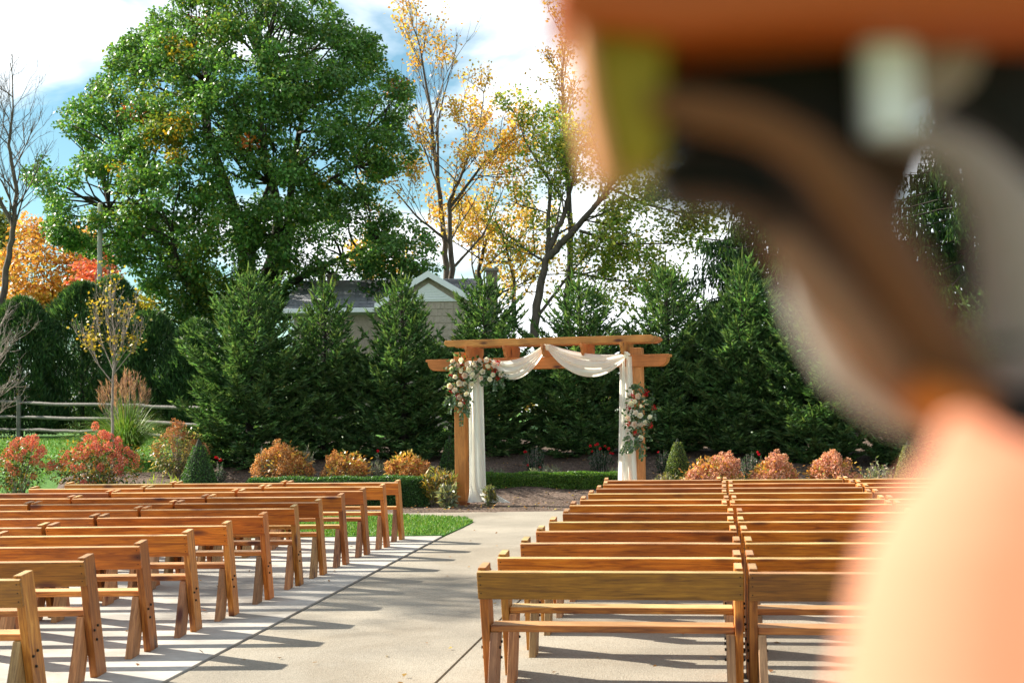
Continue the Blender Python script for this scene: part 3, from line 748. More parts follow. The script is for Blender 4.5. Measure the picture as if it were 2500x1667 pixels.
def arborvitae(xd, ytop, Y, wd, seed, label, n=26000, tint=1.0, lean=0.0):
    g = np.random.default_rng(seed); base, H = place(xd, ytop, Y); Rr = wd*.5*mper(Y)
    o = empty('arborvitae', base, label, 'arborvitae', 'arborvitae hedge trees on the left')
    u = g.random(n)**.9; h = H*u; prof = np.minimum(1, (1-u)**.5*1.35)*(.86+.14*np.minimum(1, u*8))
    ph = g.uniform(0, 2*np.pi, n)
    lum = 1+.15*np.sin(3*ph+h*2.1+seed)+.13*np.sin(5*ph-h*3.3)+.08*np.sin(9*ph+h*6)
    rad = Rr*prof*lum*(.66+.46*g.random(n)**.8)
    P = np.stack([np.cos(ph)*rad, np.sin(ph)*rad, h], -1)
    outd = np.stack([np.cos(ph), np.sin(ph), np.zeros(n)], -1)
    D = unit(outd*.55+np.array([0, 0, .9])+g.normal(0, .35, (n, 3)))
    Q = kites(P, D, rdir(n, g), g.uniform(.10, .26, n), g.uniform(.025, .05, n), 0, .5)
    col = pick([(.026, .07, .024), (.048, .11, .037), (.085, .155, .045)], [3, 4, 2], n, g)*tint
    link('crown', quads('crown', Q, col, M_needle), None, o)
    tb = Tubes(); tb.add([(0, 0, 0), (0, 0, H*.5), (0, 0, H*.95)], [.09, .06, .01], 6)
    # inner dark wood and twigs
    for k in range(60):
        z = H*g.random()*.85; a = g.uniform(0, 6.28); r = Rr*.7*min(1, (1-z/H)**.5*1.3); tb.add([(0, 0, z), (math.cos(a)*r*.6, math.sin(a)*r*.6, z+r*.35), (math.cos(a)*r, math.sin(a)*r, z+r*.8)], [.02, .012, .004], 3)
    link('trunk', tb.mesh('trunk', M_bark), None, o)
arborvitae(50, 690, 42.5, 190, 71, 'dense arborvitae at the left edge behind the rail fence')
arborvitae(190, 655, 43.5, 210, 72, 'tall arborvitae behind the yellow-leaved sapling')
arborvitae(262, 640, 46, 170, 75, 'feathery olive arborvitae below the utility pole', 22000, 1.35)
arborvitae(345, 722, 42.5, 190, 73, 'rounded arborvitae right of the sapling')
arborvitae(455, 742, 42, 160, 74, 'arborvitae at the end of the hedge beside the broad spruce')
arborvitae(-75, 670, 43, 170, 76, 'arborvitae cut by the left picture edge', 18000)

# ------------------------------------------------------------------ broadleaf trees
def crown_clumps(centers, radii, per, leaf, cols, w, seed, droop=.35, patches=None, flat=.75):
    g = np.random.default_rng(seed); Qs, Cs = [], []
    for c, r in zip(centers, radii):
        n = max(4, int(per*(r*r)))
        d = rdir(n, g); rr = r*g.random((n, 1))**.45; d2 = d*rr; d2[:, 2] *= flat
        P = np.asarray(c)+d2
        D = unit(d*.8+g.normal(0, .6, (n, 3))+np.array([0, 0, -droop])); Nn = unit(d*.6+np.array([0, 0, .9])+g.normal(0, .45, (n, 3)))
        Qs.append(kites(P, D, Nn, leaf*g.uniform(.7, 1.25, n), leaf*g.uniform(.6, .95, n), .12, .5))
        cc = pick(cols, w, n, g)*math.exp(g.normal(0, .12))
        if patches is not None:
            pc = patches(np.asarray(c), g)
            if pc is not None:
                k = g.random(n) < pc[1]; cc[k] = pick(pc[0], [1]*len(pc[0]), int(k.sum()), g)
        Cs.append(cc)
    return np.concatenate(Qs), np.concatenate(Cs)

def limb(tb, a, b_, r0, r1, g, sag=.08, seg=7, sides=6):
    a = np.array(a, float); b_ = np.array(b_, float); L_ = np.linalg.norm(b_-a); off = rdir(2, g)*L_*sag
    pts = []
    for s in np.linspace(0, 1, seg):
        p = a*(1-s)+b_*s + off[0]*math.sin(math.pi*s) + off[1]*.5*math.sin(2*math.pi*s); pts.append(p)
    tb.add(pts, np.linspace(r0, r1, seg), sides); return pts

# ---- the big maple
def big_maple():
    g = np.random.default_rng(7); Y = 50.0
    outline = [(120, 265), (190, 205), (235, 160), (240, 110), (290, 75), (335, 40), (385, 0), (480, -80), (600, -120), (720, -70), (775, 10), (830, 50), (890, 90), (885, 150), (955, 190), (950, 240), (925, 290), (960, 340), (985, 350), (960, 385), (905, 400), (865, 420), (878, 460), (830, 470), (900, 485), (940, 510), (1000, 545), (1022, 600), (1012, 645), (900, 640), (800, 640), (700, 660), (600, 720), (450, 765), (390, 710), (335, 690), (310, 640), (255, 610), (210, 600), (125, 570), (90, 540), (105, 470), (40, 410), (60, 370), (110, 362), (170, 375), (190, 325), (130, 300)]
    inside = poly_in([Vector((x, y, 0)) for x, y in outline])
    base, _ = place(540, 600, Y)
    o = empty('maple_tree', base, 'huge green maple with a few yellow and orange leaf clusters', 'tree')
    px = np.array(outline, float)
    def edge(x, y):
        d = 1e9
        for i in range(len(px)):
            a = px[i]; b_ = px[(i+1) % len(px)]; t_ = np.clip(np.dot(np.array([x, y])-a, b_-a)/np.dot(b_-a, b_-a), 0, 1); d = min(d, np.hypot(*(a+t_*(b_-a)-np.array([x, y]))))
        return d
    ctr, rad, cd = [], [], []
    tries = 0
    while len(ctr) < 800 and tries < 20000:
        tries += 1
        x = g.uniform(30, 1030); y = g.uniform(-130, 770)
        if not inside(x, y): continue
        e = edge(x, y)
        rpx = g.uniform(20, 48); rpx = min(rpx, max(13, e*1.1))
        if e < rpx*.35 and g.random() < .5: continue
        half = 5.6*min(1, (e/190))**.6
        s = g.choice([-1, -1, -1, 1])*g.random()**.45
        p = WP(x, y, Y); dy = half*s*.95
        ctr.append(np.array(WP(x, y, Y+dy))-np.array(base)); rad.append(rpx*mper(Y+dy)); cd.append((x, y))
    cen = np.array([540, 330.])
    for k in range(len(outline)):
        a, b_ = px[k], px[(k+1) % len(px)]; m_ = max(1, int(np.hypot(*(b_-a))/26))
        for q in range(m_):
            p2 = a+(b_-a)*(q+.5)/m_; ins = cen-p2; ins = ins/np.hypot(*ins); 
            for dpt, r_ in ((14, 15), (38, 24)):
                x, y = p2+ins*(dpt+g.uniform(-5, 5)); dy = g.uniform(-1.8, 1.2)
                if not inside(x, y): continue
                ctr.append(np.array(WP(x, y, Y+dy))-np.array(base)); rad.append(r_*g.uniform(.8, 1.15)*mper(Y)); cd.append((x, y))
    cdm = {tuple(np.round(c, 4)): d for c, d in zip(ctr, cd)}
    YEL = [(.42, .26, .02), (.38, .30, .03)]; ORA = [(.50, .17, .02), (.45, .10, .02)]; LIM = [(.16, .20, .03), (.22, .25, .035)]
    spots = [(405, 325, 44, YEL, .7), (380, 290, 50, LIM, .7), (425, 465, 20, YEL, .8), (462, 440, 12, ORA, .9), (565, 320, 18, ORA, .8), (907, 200, 12, ORA, .9), (480, 62, 18, ORA, .5), (410, 115, 22, YEL, .5), (310, 250, 20, ORA, .35), (740, 405, 25, YEL, .4), (275, 385, 20, YEL, .35), (540, 30, 90, LIM, .22), (330, 230, 60, LIM, .25), (270, 480, 60, LIM, .25), (480, 640, 80, LIM, .3), (560, 700, 40, YEL, .35), (480, 540, 60, LIM, .25), (460, 680, 18, ORA, .4)]
    def patches(c, g2):
        x, y = cdm[tuple(np.round(c, 4))]
        for (sx, sy, sr, cc, pr) in spots:
            if math.hypot(x-sx, y-sy) < sr: return (cc, pr)
        return (LIM, .06)
    Q, Cc = crown_clumps(ctr, rad, 560, .14, [(.06, .155, .036), (.105, .225, .052), (.165, .30, .075)], [3, 4, 2], 8, .45, patches, .6)
    link('crown', quads('crown', Q, Cc, M_leaf), None, o)
    tb = Tubes(); b0 = np.array([0, 0, 0.]); f0 = np.array([.2, 0, 3.6])
    tb.add([b0, b0+(f0-b0)*.3+[.05, 0, 0], f0], [.62, .5, .46], 10)
    mains = []
    for (x, y, dy, r) in [(330, 380, -1.5, .26), (250, 480, 1, .2), (480, 200, 0, .3), (600, 150, 1.5, .28), (700, 250, -1, .26), (820, 380, .5, .2), (860, 560, -.5, .2), (400, 560, -3, .2), (620, 420, -2.5, .26)]:
        e_ = np.array(WP(x, y, Y+dy))-np.array(base); mains.append(limb(tb, f0-np.array([0, 0, g.uniform(0, .8)]), e_, r, r*.3, g, .10, 9, 7))
    allp = np.concatenate([np.array(m_)[2:] for m_ in mains])
    for c in [ctr[i] for i in g.choice(len(ctr), 330, replace=False)]:
        dd = np.linalg.norm(allp-c, axis=1)+.6*np.maximum(0, allp[:, 2]-c[2]); j = dd.argmin(); limb(tb, allp[j], c, .055, .014, g, .12, 6, 4)
    link('trunk', tb.mesh('trunk', M_bark), None, o)
big_maple()

# ---- open autumn trees: explicit limbs, recursive twigs, leaves on the twigs
def open_tree(name, label, group, Y, base_px, limbs, seed, leaf, cols, w, leafp, depth=3, barkm=M_bark, leafz=None, per=5, spread=.55, rscale=1.0, cat='tree', twl=.36, up=.25):
    g = np.random.default_rng(seed); base = Vector((WP(base_px[0], base_px[1], Y).x, Y, T(Y)-.05))
    o = empty(name, base, label, cat, group); tb = Tubes(); LP, LD = [], []
    B0 = np.array(base)
    def rec(p, d, ln, r, k, px_fn):
        seg = 4; pts = [p]; q = p.copy(); dd = d.copy()
        for s in range(seg):
            dd = unit(dd+g.normal(0, .13, 3)+np.array([0, 0, up*.12])); q = q+dd*ln/seg; pts.append(q.copy())
        tb.add(pts, np.linspace(r, r*.45, seg+1), 4 if k < 2 else 3)
        if k <= 1 or ln < .7:
            for s in (1, 2, 3, 4):
                for _ in range(per):
                    if g.random() < leafp(pts[s]+B0, g): LP.append(pts[s]+g.normal(0, leaf*.9, 3)); LD.append(unit(dd+g.normal(0, .7, 3)))
        if k > 0:
            for c in range(g.integers(3, 5)):
                s = g.integers(1, seg+1); nd = unit(dd+rdir(1, g)[0]*spread*1.5+np.array([0, 0, up])); rec(pts[s], nd, ln*g.uniform(.45, .7), r*.5, k-1, px_fn)
    for lm in limbs:
        pts = [np.array(WP(x, y, Y+dy))-B0 for (x, y, dy) in lm['p']]
        n = len(pts); rr = np.linspace(lm['r0'], lm['r1'], n)*rscale
        # resample smooth
        ss = np.linspace(0, n-1, n*5); P = np.stack([np.interp(ss, range(n), [p[i] for p in pts]) for i in range(3)], -1)
        P[1:-1] += g.normal(0, 1, (len(P)-2, 3))*np.minimum(.03, .18*np.interp(ss, range(n), rr)[1:-1, None]); RR = np.interp(ss, range(n), rr); tb.add(P, RR, 8)
        for c in range(lm['n']):
            s = int(len(P)*(lm.get('from', .3)+(1-lm.get('from', .3))*(c+.5)/lm['n'])); s = min(s, len(P)-1)
            tan = unit(P[s]-P[max(0, s-2)]); d = unit(tan*.8+rdir(1, g)[0]*spread*1.6+np.array([0, 0, up])); 
            rec(P[s], d, lm['len']*g.uniform(.6, 1.15)*(1.15-.5*c/lm['n']), max(.012, RR[s]*.45), depth-1, None)
        rec(P[-1], unit(P[-1]-P[-3]), lm['len']*.7, lm['r1']*rscale, depth-1, None)
    link('trunk', tb.mesh('trunk', barkm), None, o)
    if LP:
        P = np.array(LP); D = np.array(LD); n = len(P); D = unit(D+np.array([0, 0, -.45]))
        link('crown', quads('crown', kites(P, D, unit(np.array([0, 0, .8])+rdir(n, g)), leaf*g.uniform(.7, 1.2, n), leaf*g.uniform(.6, .95, n), .12, .5), pick(cols, w, n, g), M_leaf), None, o)
    return o
ORC = [(.64, .36, .07), (.66, .45, .11), (.60, .27, .05), (.56, .46, .12)]
YGC = [(.24, .33, .05), (.40, .43, .07), (.56, .46, .08), (.17, .28, .045)]
# tall sparse tree with bare upper twigs
open_tree('tall_autumn_tree', 'tall thin tree with sparse orange leaves at its top', None, 54, (1030, 640),
          [dict(p=[(1030, 720, 0), (1022, 560, 0), (1003, 400, 0), (988, 250, 0), (965, 110, 0)], r0=.22, r1=.05, n=12, len=2.6, **{'from': .45}),
           dict(p=[(1006, 400, 0), (1005, 280, .3), (1030, 180, .5)], r0=.10, r1=.03, n=5, len=1.9, **{'from': .3})],
          21, .13, ORC, [4, 4, 2, 1], lambda p, g: .55 if cam_px(p)[1] < 150 and cam_px(p)[0] < 1040 else .05, 3, M_bark_brown, spread=.42, up=.5, per=4, rscale=.68)
open_tree('orange_autumn_tree', 'orange-leaved tree with forked trunk just behind the house gable', None, 52, (1040, 660),
          [dict(p=[(1035, 720, 0), (1038, 600, 0), (1030, 470, 0), (1060, 400, .5), (1100, 300, .8)], r0=.20, r1=.05, n=11, len=2.5, **{'from': .3}),
           dict(p=[(1032, 480, 0), (1100, 390, -.6), (1130, 350, -1)], r0=.10, r1=.04, n=7, len=2.2),
           dict(p=[(1036, 560, 0), (960, 500, 0), (900, 430, .4)], r0=.09, r1=.03, n=6, len=2.0),
           dict(p=[(1036, 620, 0), (1110, 540, .6), (1150, 450, 1)], r0=.09, r1=.03, n=8, len=2.2)],
          22, .13, ORC, [4, 5, 2, 2], lambda p, g: .6, 3, M_bark_brown, spread=.6, per=6, rscale=.68)
GTS = [('low golden tree filling the gap right of the house gable', (1110, 660), [(1110, 720, 0), (1100, 620, 0), (1120, 540, 0)], .14, 9, 2.6),
       ('golden tree behind the brick chimney, beside the leaning trunks', (1180, 660), [(1180, 740, 1), (1180, 640, 1), (1160, 560, 1)], .12, 9, 2.4),
       ('small golden tree peeking over the grey house roof', (850, 660), [(850, 680, 1), (840, 640, 1), (835, 600, 1)], .10, 6, 1.6)]
for k, (lab, bpx, pp, r0, nn_, ln_) in enumerate(GTS):
    open_tree('golden_autumn_tree', lab, 'low golden trees behind the house', 58, bpx, [dict(p=pp, r0=r0, r1=.05, n=nn_, len=ln_, **{'from': .1})],
              230+k, .16, ORC, [3, 5, 1, 3], lambda p, g: .55, 3, spread=.7, per=6)
open_tree('leaning_tree', 'yellow-green tree with two dark leaning trunks behind the arch', None, 46, (1225, 760),
          [dict(p=[(1222, 790, 0), (1240, 660, 0), (1262, 570, 0), (1300, 480, 0), (1320, 400, 0)], r0=.21, r1=.06, n=9, len=2.0, **{'from': .4}),
           dict(p=[(1262, 590, 0), (1310, 540, -.3), (1370, 470, -.5), (1420, 400, -.6), (1480, 370, -.8)], r0=.17, r1=.05, n=10, len=2.2, **{'from': .35}),
           dict(p=[(1258, 580, 0), (1260, 500, .4), (1265, 420, .6), (1210, 330, .8)], r0=.12, r1=.04, n=8, len=1.7, **{'from': .35}),
           dict(p=[(1225, 740, 0), (1300, 640, .6), (1380, 620, .9)], r0=.08, r1=.03, n=8, len=1.9, **{'from': .35}),
           dict(p=[(1330, 530, -.3), (1420, 560, -.3), (1520, 560, -.5)], r0=.07, r1=.03, n=9, len=1.8, **{'from': .3}),
           dict(p=[(1400, 430, -.5), (1480, 470, -.6), (1570, 490, -.7)], r0=.06, r1=.03, n=9, len=1.5, **{'from': .2}),
           dict(p=[(1300, 620, .3), (1380, 640, .4), (1480, 650, .4)], r0=.06, r1=.03, n=9, len=1.6, **{'from': .2})],
          24, .13, YGC, [4, 4, 2, 3], lambda p, g: .72, 3, M_bark_brown, spread=.6, per=6, rscale=.8)
open_tree('slender_autumn_tree', 'slender yellowing tree rising beside the blurred orange shape', None, 52, (1300, 760),
          [dict(p=[(1300, 780, 0), (1310, 520, 0), (1300, 330, 0), (1290, 180, 0), (1300, 90, 0)], r0=.14, r1=.03, n=16, len=1.7, **{'from': .35})],
          25, .13, [(.42, .30, .04), (.35, .28, .05), (.48, .24, .03)], [3, 3, 2], lambda p, g: .42, 3, spread=.45, up=.45, per=4)
# tall tree standing left of the picture; its high crown shades the middle of the aisle
def shade_tree():
    g = np.random.default_rng(91); base = Vector((-22.2, 24.0, T(24.0)))
    o = empty('tall_shade_tree', base, 'tall half-bare tree left of the benches, outside the picture', 'tree')
    tb = Tubes(); tb.add([(0, 0, 0), (.2, -.1, 7), (.3, -.2, 13)], [.3, .2, .12], 8); ctr, rad = [], []
    for k in range(34):
        d = rdir(1, g)[0]*g.random()**.4; c = np.array([.4, -.3, 15.2])+d*np.array([2.2, 2.2, 1.7]); ctr.append(c); rad.append(g.uniform(.4, .75)); limb(tb, (.3, -.2, 12.0+g.random()), c, .05, .012, g, .1, 6, 4)
    Q, Cc = crown_clumps(ctr, rad, 150, .16, ORC, [2, 2, 1, 2], 92)
    link('crown', quads('crown', Q, Cc, M_leaf), None, o); link('trunk', tb.mesh('trunk', M_bark), None, o)
shade_tree()
# bare dark tree at the left edge
open_tree('bare_tree', 'bare dark tree at the left edge in front of the orange woods', None, 44, (5, 700),
          [dict(p=[(-5, 760, 0), (12, 640, 0), (28, 540, 0), (38, 440, 0), (20, 330, 0), (30, 250, 0)], r0=.20, r1=.05, n=13, len=2.2, **{'from': .35}),
           dict(p=[(30, 520, 0), (-30, 400, 0), (-20, 260, 0)], r0=.12, r1=.04, n=8, len=2.0)],
          26, .1, ORC, [1]*4, lambda p, g: 0.0, 4, M_bark_brown, spread=.5, up=.3, rscale=.62)
# leafy masses on the left
def bushy(name, label, cat, Y, blobs, seed, leaf, cols, w, per=240, group=None, trunkpx=None):
    g = np.random.default_rng(seed); x0, y0 = trunkpx; base = Vector((WP(x0, y0, Y).x, Y, T(Y)-.05)); o = empty(name, base, label, cat, group)
    ctr, rad = [], []
    for (x, y, rx, ry, k) in blobs:
        for _ in range(k):
            a = g.uniform(0, 6.28); q = math.sqrt(g.random()); xx, yy = x+rx*q*math.cos(a), y+ry*q*math.sin(a)
            ctr.append(np.array(WP(xx, yy, Y+g.uniform(-1.6, 1.6)))-np.array(base)); rad.append(g.uniform(.45, .95))
    Q, Cc = crown_clumps(ctr, rad, per, leaf, cols, w, seed+1, .3)
    link('crown', quads('crown', Q, Cc, M_leaf), None, o)
    tb = Tubes(); top = np.mean(ctr, axis=0); limb(tb, (0, 0, 0), top*.6, .2, .12, g, .05)
    for c in ctr[::2]: limb(tb, top*np.array([.6, .6, .6])*g.uniform(.5, 1), c, .05, .012, g, .1, 5, 4)
    link('trunk', tb.mesh('trunk', M_bark), None, o)
bushy('orange_tree', 'broad orange autumn tree left of the maple', 'tree', 62, [(110, 600, 110, 90, 75), (60, 680, 90, 50, 30), (190, 650, 50, 70, 25)], 31, .2, [(.64, .32, .08), (.62, .39, .10), (.58, .25, .07), (.46, .38, .09)], [4, 3, 3, 1], 130, None, (110, 700))
bushy('red_sumac', 'small coral red tree beside the utility pole', 'tree', 55, [(225, 625, 26, 34, 12), (205, 655, 18, 14, 5), (245, 590, 12, 16, 5)], 33, .2, [(.60, .13, .09), (.62, .20, .12), (.50, .08, .06)], [3, 2, 2], 120, None, (225, 690))
bushy('olive_tree', 'olive green tree behind the bare tree at the left edge', 'tree', 66, [(-10, 560, 40, 80, 26), (0, 520, 30, 40, 10)], 35, .2, [(.12, .15, .03), (.20, .20, .04), (.08, .12, .03)], [3, 2, 2], 130, None, (0, 700))
bushy('golden_bush', 'golden leaves showing under the maple beside the arborvitae', 'tree', 52, [(335, 700, 24, 22, 9), (360, 730, 22, 16, 6)], 37, .17, [(.46, .32, .04), (.30, .30, .05)], [3, 2], 130, None, (345, 760))
bushy('understory_tree', 'shady green understory below the maple, behind the hedge', 'tree', 49, [(430, 730, 70, 40, 26), (620, 700, 90, 50, 30), (900, 690, 90, 50, 18)], 39, .17, [(.03, .09, .025), (.05, .12, .03), (.12, .17, .03)], [3, 3, 1], 150, None, (520, 760))
# far woods along the horizon
g = np.random.default_rng(77); ctr = []; rad = []
for k in range(420):
    x = g.uniform(-75, 75); y = g.uniform(130, 150); ctr.append((x, y, 1.7+g.uniform(0, 3.2)+1.5*math.sin(x*.2))); rad.append(g.uniform(.9, 1.9))
Q, Cc = crown_clumps(ctr, rad, 16, .55, [(.30, .20, .05), (.10, .14, .04), (.22, .19, .05), (.40, .20, .05)], [2, 3, 2, 1], 78)
tag(link('far_woods', quads('far_woods', Q, Cc, M_leaf)), kind='stuff')

# ------------------------------------------------------------------ house
M_siding = plain('tan_shingle_siding', (.40, .33, .26), .85, 0, 14, .15)
M_roof = plain('grey_roof_shingle', (.44, .45, .49), .9, 0, 9, .22)
M_trim = plain('white_trim', (.80, .82, .82), .5)
M_brick = plain('brown_brick', (.20, .14, .11), .9, 0, 8, .3)
M_mortar = plain('mortar', (.30, .27, .24), .9)
M_black = plain('black_metal', (.015, .015, .017), .5)
HYF = 47.0
def hx(xd, Y=HYF): return WP(xd, 680, Y).x
def hz(yd, xd, Y=HYF): return WP(xd, yd, Y).z
house = empty('house', (hx(860), HYF, T(HYF)), 'low house with grey shingle roof and white-trimmed tan gable beyond the spruces', 'house')
hl = Vector(house.location)
def hpart(name, bm, m, parent=house):
    for v in bm.verts: v.co -= hl
    return bm_obj(name, bm, m, parent)
x0, x1 = hx(672), hx(1075); zE = hz(705, 760); zR = hz(642, 800, HYF+3.4); zg = T(HYF)
hpart('wall', box_bm(x0, x1, HYF, HYF+6.8, zg, zE), M_siding)
# roof: two planes with overlapping courses
def roof_plane(xa, xb, ya, za, yb, zb, courses, ins=0.0):
    bm = bmesh.new()
    for k in range(courses):
        f0 = k/courses; f1 = (k+1.12)/courses
        y0_, z0_ = ya+(yb-ya)*f0, za+(zb-za)*f0+.035; y1_, z1_ = ya+(yb-ya)*min(1, f1), za+(zb-za)*min(1, f1)+.012
        nn = int((xb-xa)/.32)
        for j in range(nn):
            q0 = xa+(xb-xa)*j/nn+.004; q1 = xa+(xb-xa)*(j+1)/nn-.004; dz = random.Random(k*97+j).uniform(0, .012)
            vs_ = [bm.verts.new(p) for p in ((q0, y0_, z0_+dz), (q1, y0_, z0_+dz), (q1, y1_, z1_), (q0, y1_, z1_))]; bm.faces.new(vs_)
    return bm
base_roof = prism_bm([(HYF-.45, zE-.12), (HYF+3.4, zR-.03), (HYF+7.25, zE-.12), (HYF+6.8, zE-.3), (HYF+3.4, zR-.25), (HYF, zE-.3)], 'x', x0-.35, x1+.3)
rf = hpart('roof', base_roof, M_roof)
def hsub(name, bm, m, par, kind=None):
    for v in bm.verts: v.co -= hl
    o = bm_obj(name, bm, m, par)
    if kind: o['kind'] = kind
    return o
hsub('shingles', roof_plane(x0-.35, x1+.3, HYF-.45, zE-.12, HYF+3.4, zR-.03, 22), M_roof, rf, 'stuff')
hpart('gutter', box_bm(x0-.36, hx(880), HYF-.56, HYF-.46, zE-.24, zE-.08, .01), M_trim)
hpart('downspout', box_bm(x0-.02, x0+.06, HYF-.1, HYF-.02, zg, zE-.25), M_trim)
# siding shingles in courses on the front wall
def siding(xa, xb, ztop_fn, z0, y):
    bm = bmesh.new(); r = random.Random(3); k = 0; z = z0
    while z < 6.5:
        x = xa+r.uniform(-.2, 0); 
        while x < xb:
            w_ = r.uniform(.14, .30); a = max(xa, x); b_ = min(xb, x+w_-.012)
            zt = min(z+.25, ztop_fn((a+b_)/2))
            if b_ > a+.02 and zt > z+.03:
                yy = y-.022-r.uniform(0, .006)
                vs_ = [bm.verts.new(p) for p in ((a, yy, z), (b_, yy, z), (b_, y-.006, zt), (a, y-.006, zt), (a, y, z), (b_, y, z))]
                bm.faces.new(vs_[:4]); bm.faces.new((vs_[4], vs_[5], vs_[1], vs_[0]))
            x += w_
        z += .235
    return bm
w_ = house
tag(hpart('siding_shingles', siding(x0, hx(882), lambda x: zE-.1, zg, HYF), M_siding), kind='stuff')
# front gable wing
GY = HYF-1.4
px_, pz_ = hx(985, GY), hz(625, 985, GY); gl, gr = hx(862, GY), hx(1108, GY); ze2 = hz(700, 862, GY)
gw0, gw1 = gl+.35, gr-.35
slope = (pz_-ze2)/(px_-gl)
def gz(x): return pz_-.16-slope*abs(x-px_)
hpart('gable_wall', prism_bm([(gw0, zg), (gw1, zg), (gw1, gz(gw1)), (px_, gz(px_)), (gw0, gz(gw0))], 'y', GY, HYF-.003), M_siding)
tag(hpart('gable_shingles', siding(gw0, gw1, lambda x: gz(x)-.03, zg, GY), M_siding), kind='stuff')
grf = hpart('gable_roof', prism_bm([(gl, ze2), (px_, pz_), (gr, ze2), (gr, ze2-.12), (px_, pz_-.13), (gl, ze2-.12)], 'y', GY-.28, HYF+3.0), M_roof)
for sgn, xe in ((-1, gl), (1, gr)):
    hsub('rake_board', prism_bm([(px_, pz_+.02), (xe, ze2+.02), (xe, ze2-.20), (px_, pz_-.20)], 'y', GY-.33, GY-.283), M_trim, grf)
vz = gz(px_)-.22
vent = hpart('gable_vent', prism_bm([(px_-.95, vz-.62), (px_+.95, vz-.62), (px_, vz)], 'y', GY-.06, GY-.024), M_trim)
for k in range(6):
    z = vz-.56+k*.085; hw = (vz-z-.09)*.95/.62-.05
    if hw > .05: hsub('slat', box_bm(px_-hw, px_+hw, GY-.085, GY-.062, z, z+.05), M_trim, vent)
hpart('roof_vent', box_bm(hx(830, HYF+2), hx(848, HYF+2), HYF+1.7, HYF+2.0, hz(662, 838, HYF+2), hz(650, 838, HYF+2), .01), M_black)
def chimney(xd0, xd1, yt, Y, m):
    ch = hpart('chimney', box_bm(hx(xd0, Y), hx(xd1, Y), Y, Y+.5, T(Y)+2, hz(yt, xd0, Y)), M_mortar)
    a, b_ = hx(xd0, Y), hx(xd1, Y); z = zE; bm0 = None; row = 0
    me = None
    zt = hz(yt, xd0, Y); k = 0
    bw, bh = (b_-a)/3, .13
    bmb = box_bm(-bw*.5+.012, bw*.5-.012, -.02, .02, 0, bh-.02); me = bpy.data.meshes.new('brick'); bmb.to_mesh(me); bmb.free(); me.materials.append(m)
    z = zt-.13*9
    while z < zt-.05:
        for j in range(3):
            off = bw*.5 if row % 2 else 0
            xx = a+bw*(j+.5)+(off if j < 2 else 0)
            if row % 2 and j == 2: continue
            link('brick', me, None, ch, Vector((xx, Y-.012, z))-hl)
        row += 1; z += bh
    hsub('cap', box_bm(a-.05, b_+.05, Y-.06, Y+.55, zt, zt+.10, .01), M_mortar, ch)
chimney(1117, 1143, 622, HYF+2.4, M_brick)
chimney(752, 776, 636, HYF+2.6, plain('tan_brick', (.36, .28, .21), .9, 0, 8, .25))

# utility pole
M_pole = bark('weathered_pole', (.28, .27, .25), (.52, .50, .46), 6)
pb, ph_ = place(229, 470, 47)
po = empty('utility_pole', pb, 'pale weathered utility pole standing in front of the maple', 'pole')
tb = Tubes(); tb.add([(0, 0, 0), (0, 0, ph_*.5), (.02, 0, ph_)], [.10, .09, .085], 12); link('shaft', tb.mesh('shaft', M_pole), None, po)
bm = bmesh.new(); bmesh.ops.create_cone(bm, cap_ends=True, segments=12, radius1=.09, radius2=.05, depth=.06); bm_obj('cap', bm, M_pole, po, (.02, 0, ph_+.03))

# ------------------------------------------------------------------ split rail fence
M_rail = bark('silvered_rail', (.07, .062, .055), (.20, .185, .165), 14)
fpos = []
for (xd, Y) in ((-190, 43.0), (43, 40.4), (270, 38.2), (500, 36.0)):
    p = WP(xd, 940, Y); fpos.append(Vector((p.x, Y, T(Y)-.05)))
fence = empty('rail_fence', fpos[1], 'silvery split rail fence with three rails in front of the arborvitae hedge', 'fence')
f0 = fpos[1]
for p in fpos:
    q = p-f0; bm = box_bm(q.x-.055, q.x+.055, q.y-.045, q.y+.045, q.z, q.z+1.28, .012)
    bm_obj('post', bm, M_rail, fence)
rg = np.random.default_rng(3)
for a, b_ in zip(fpos[:-1], fpos[1:]):
    for hgt in (.30, .68, 1.10):
        tb = Tubes(); pa = np.array(a-f0)+[0, 0, hgt+rg.normal(0, .012)]; pb_ = np.array(b_-f0)+[0, 0, hgt+rg.normal(0, .012)]
        pts = [pa*(1-s)+pb_*s+rg.normal(0, .012, 3)+np.array([0, 0, -.02*math.sin(math.pi*s)]) for s in np.linspace(-.03, 1.03, 9)]
        tb.add(pts, [.022, .045, .055, .052, .056, .05, .054, .044, .022], 5); link('rail', tb.mesh('rail', M_rail), None, fence)

# ------------------------------------------------------------------ garden plants
def head_mesh(name, n, cols, w, seed, elong=1.35, r=.10, pet=.030):
    g = np.random.default_rng(seed); d = rdir(n, g); P = d*r*(.72+.28*g.random((n, 1))); tz = np.clip(P[:, 2:]/r, -1, 1)
    P[:, :2] *= (1-.32*tz); P[:, 2] *= elong
    D = unit(rdir(n, g)+d*.35); Q = kites(P, D, unit(d+rdir(n, g)*.35), pet*g.uniform(.8, 1.25, n), pet*.9, .1, .5)
    return quads(name, Q, pick(cols, w, n, g, .2), M_petal)
HR = [head_mesh('flower_head', 230, [(.66, .15, .12), (.74, .30, .22), (.54, .08, .07), (.70, .36, .18)], [4, 4, 2, 1], 50+k, 1.15) for k in range(3)]
HO = [head_mesh('flower_head', 130, [(.58, .27, .10), (.66, .36, .14), (.50, .18, .06), (.70, .46, .24)], [4, 3, 2, 2], 60+k, 1.5, .085) for k in range(3)]
HP = [head_mesh('flower_head', 140, [(.66, .32, .22), (.72, .42, .30), (.58, .22, .15), (.62, .32, .15)], [4, 3, 2, 2], 70+k, 1.7, .09) for k in range(3)]
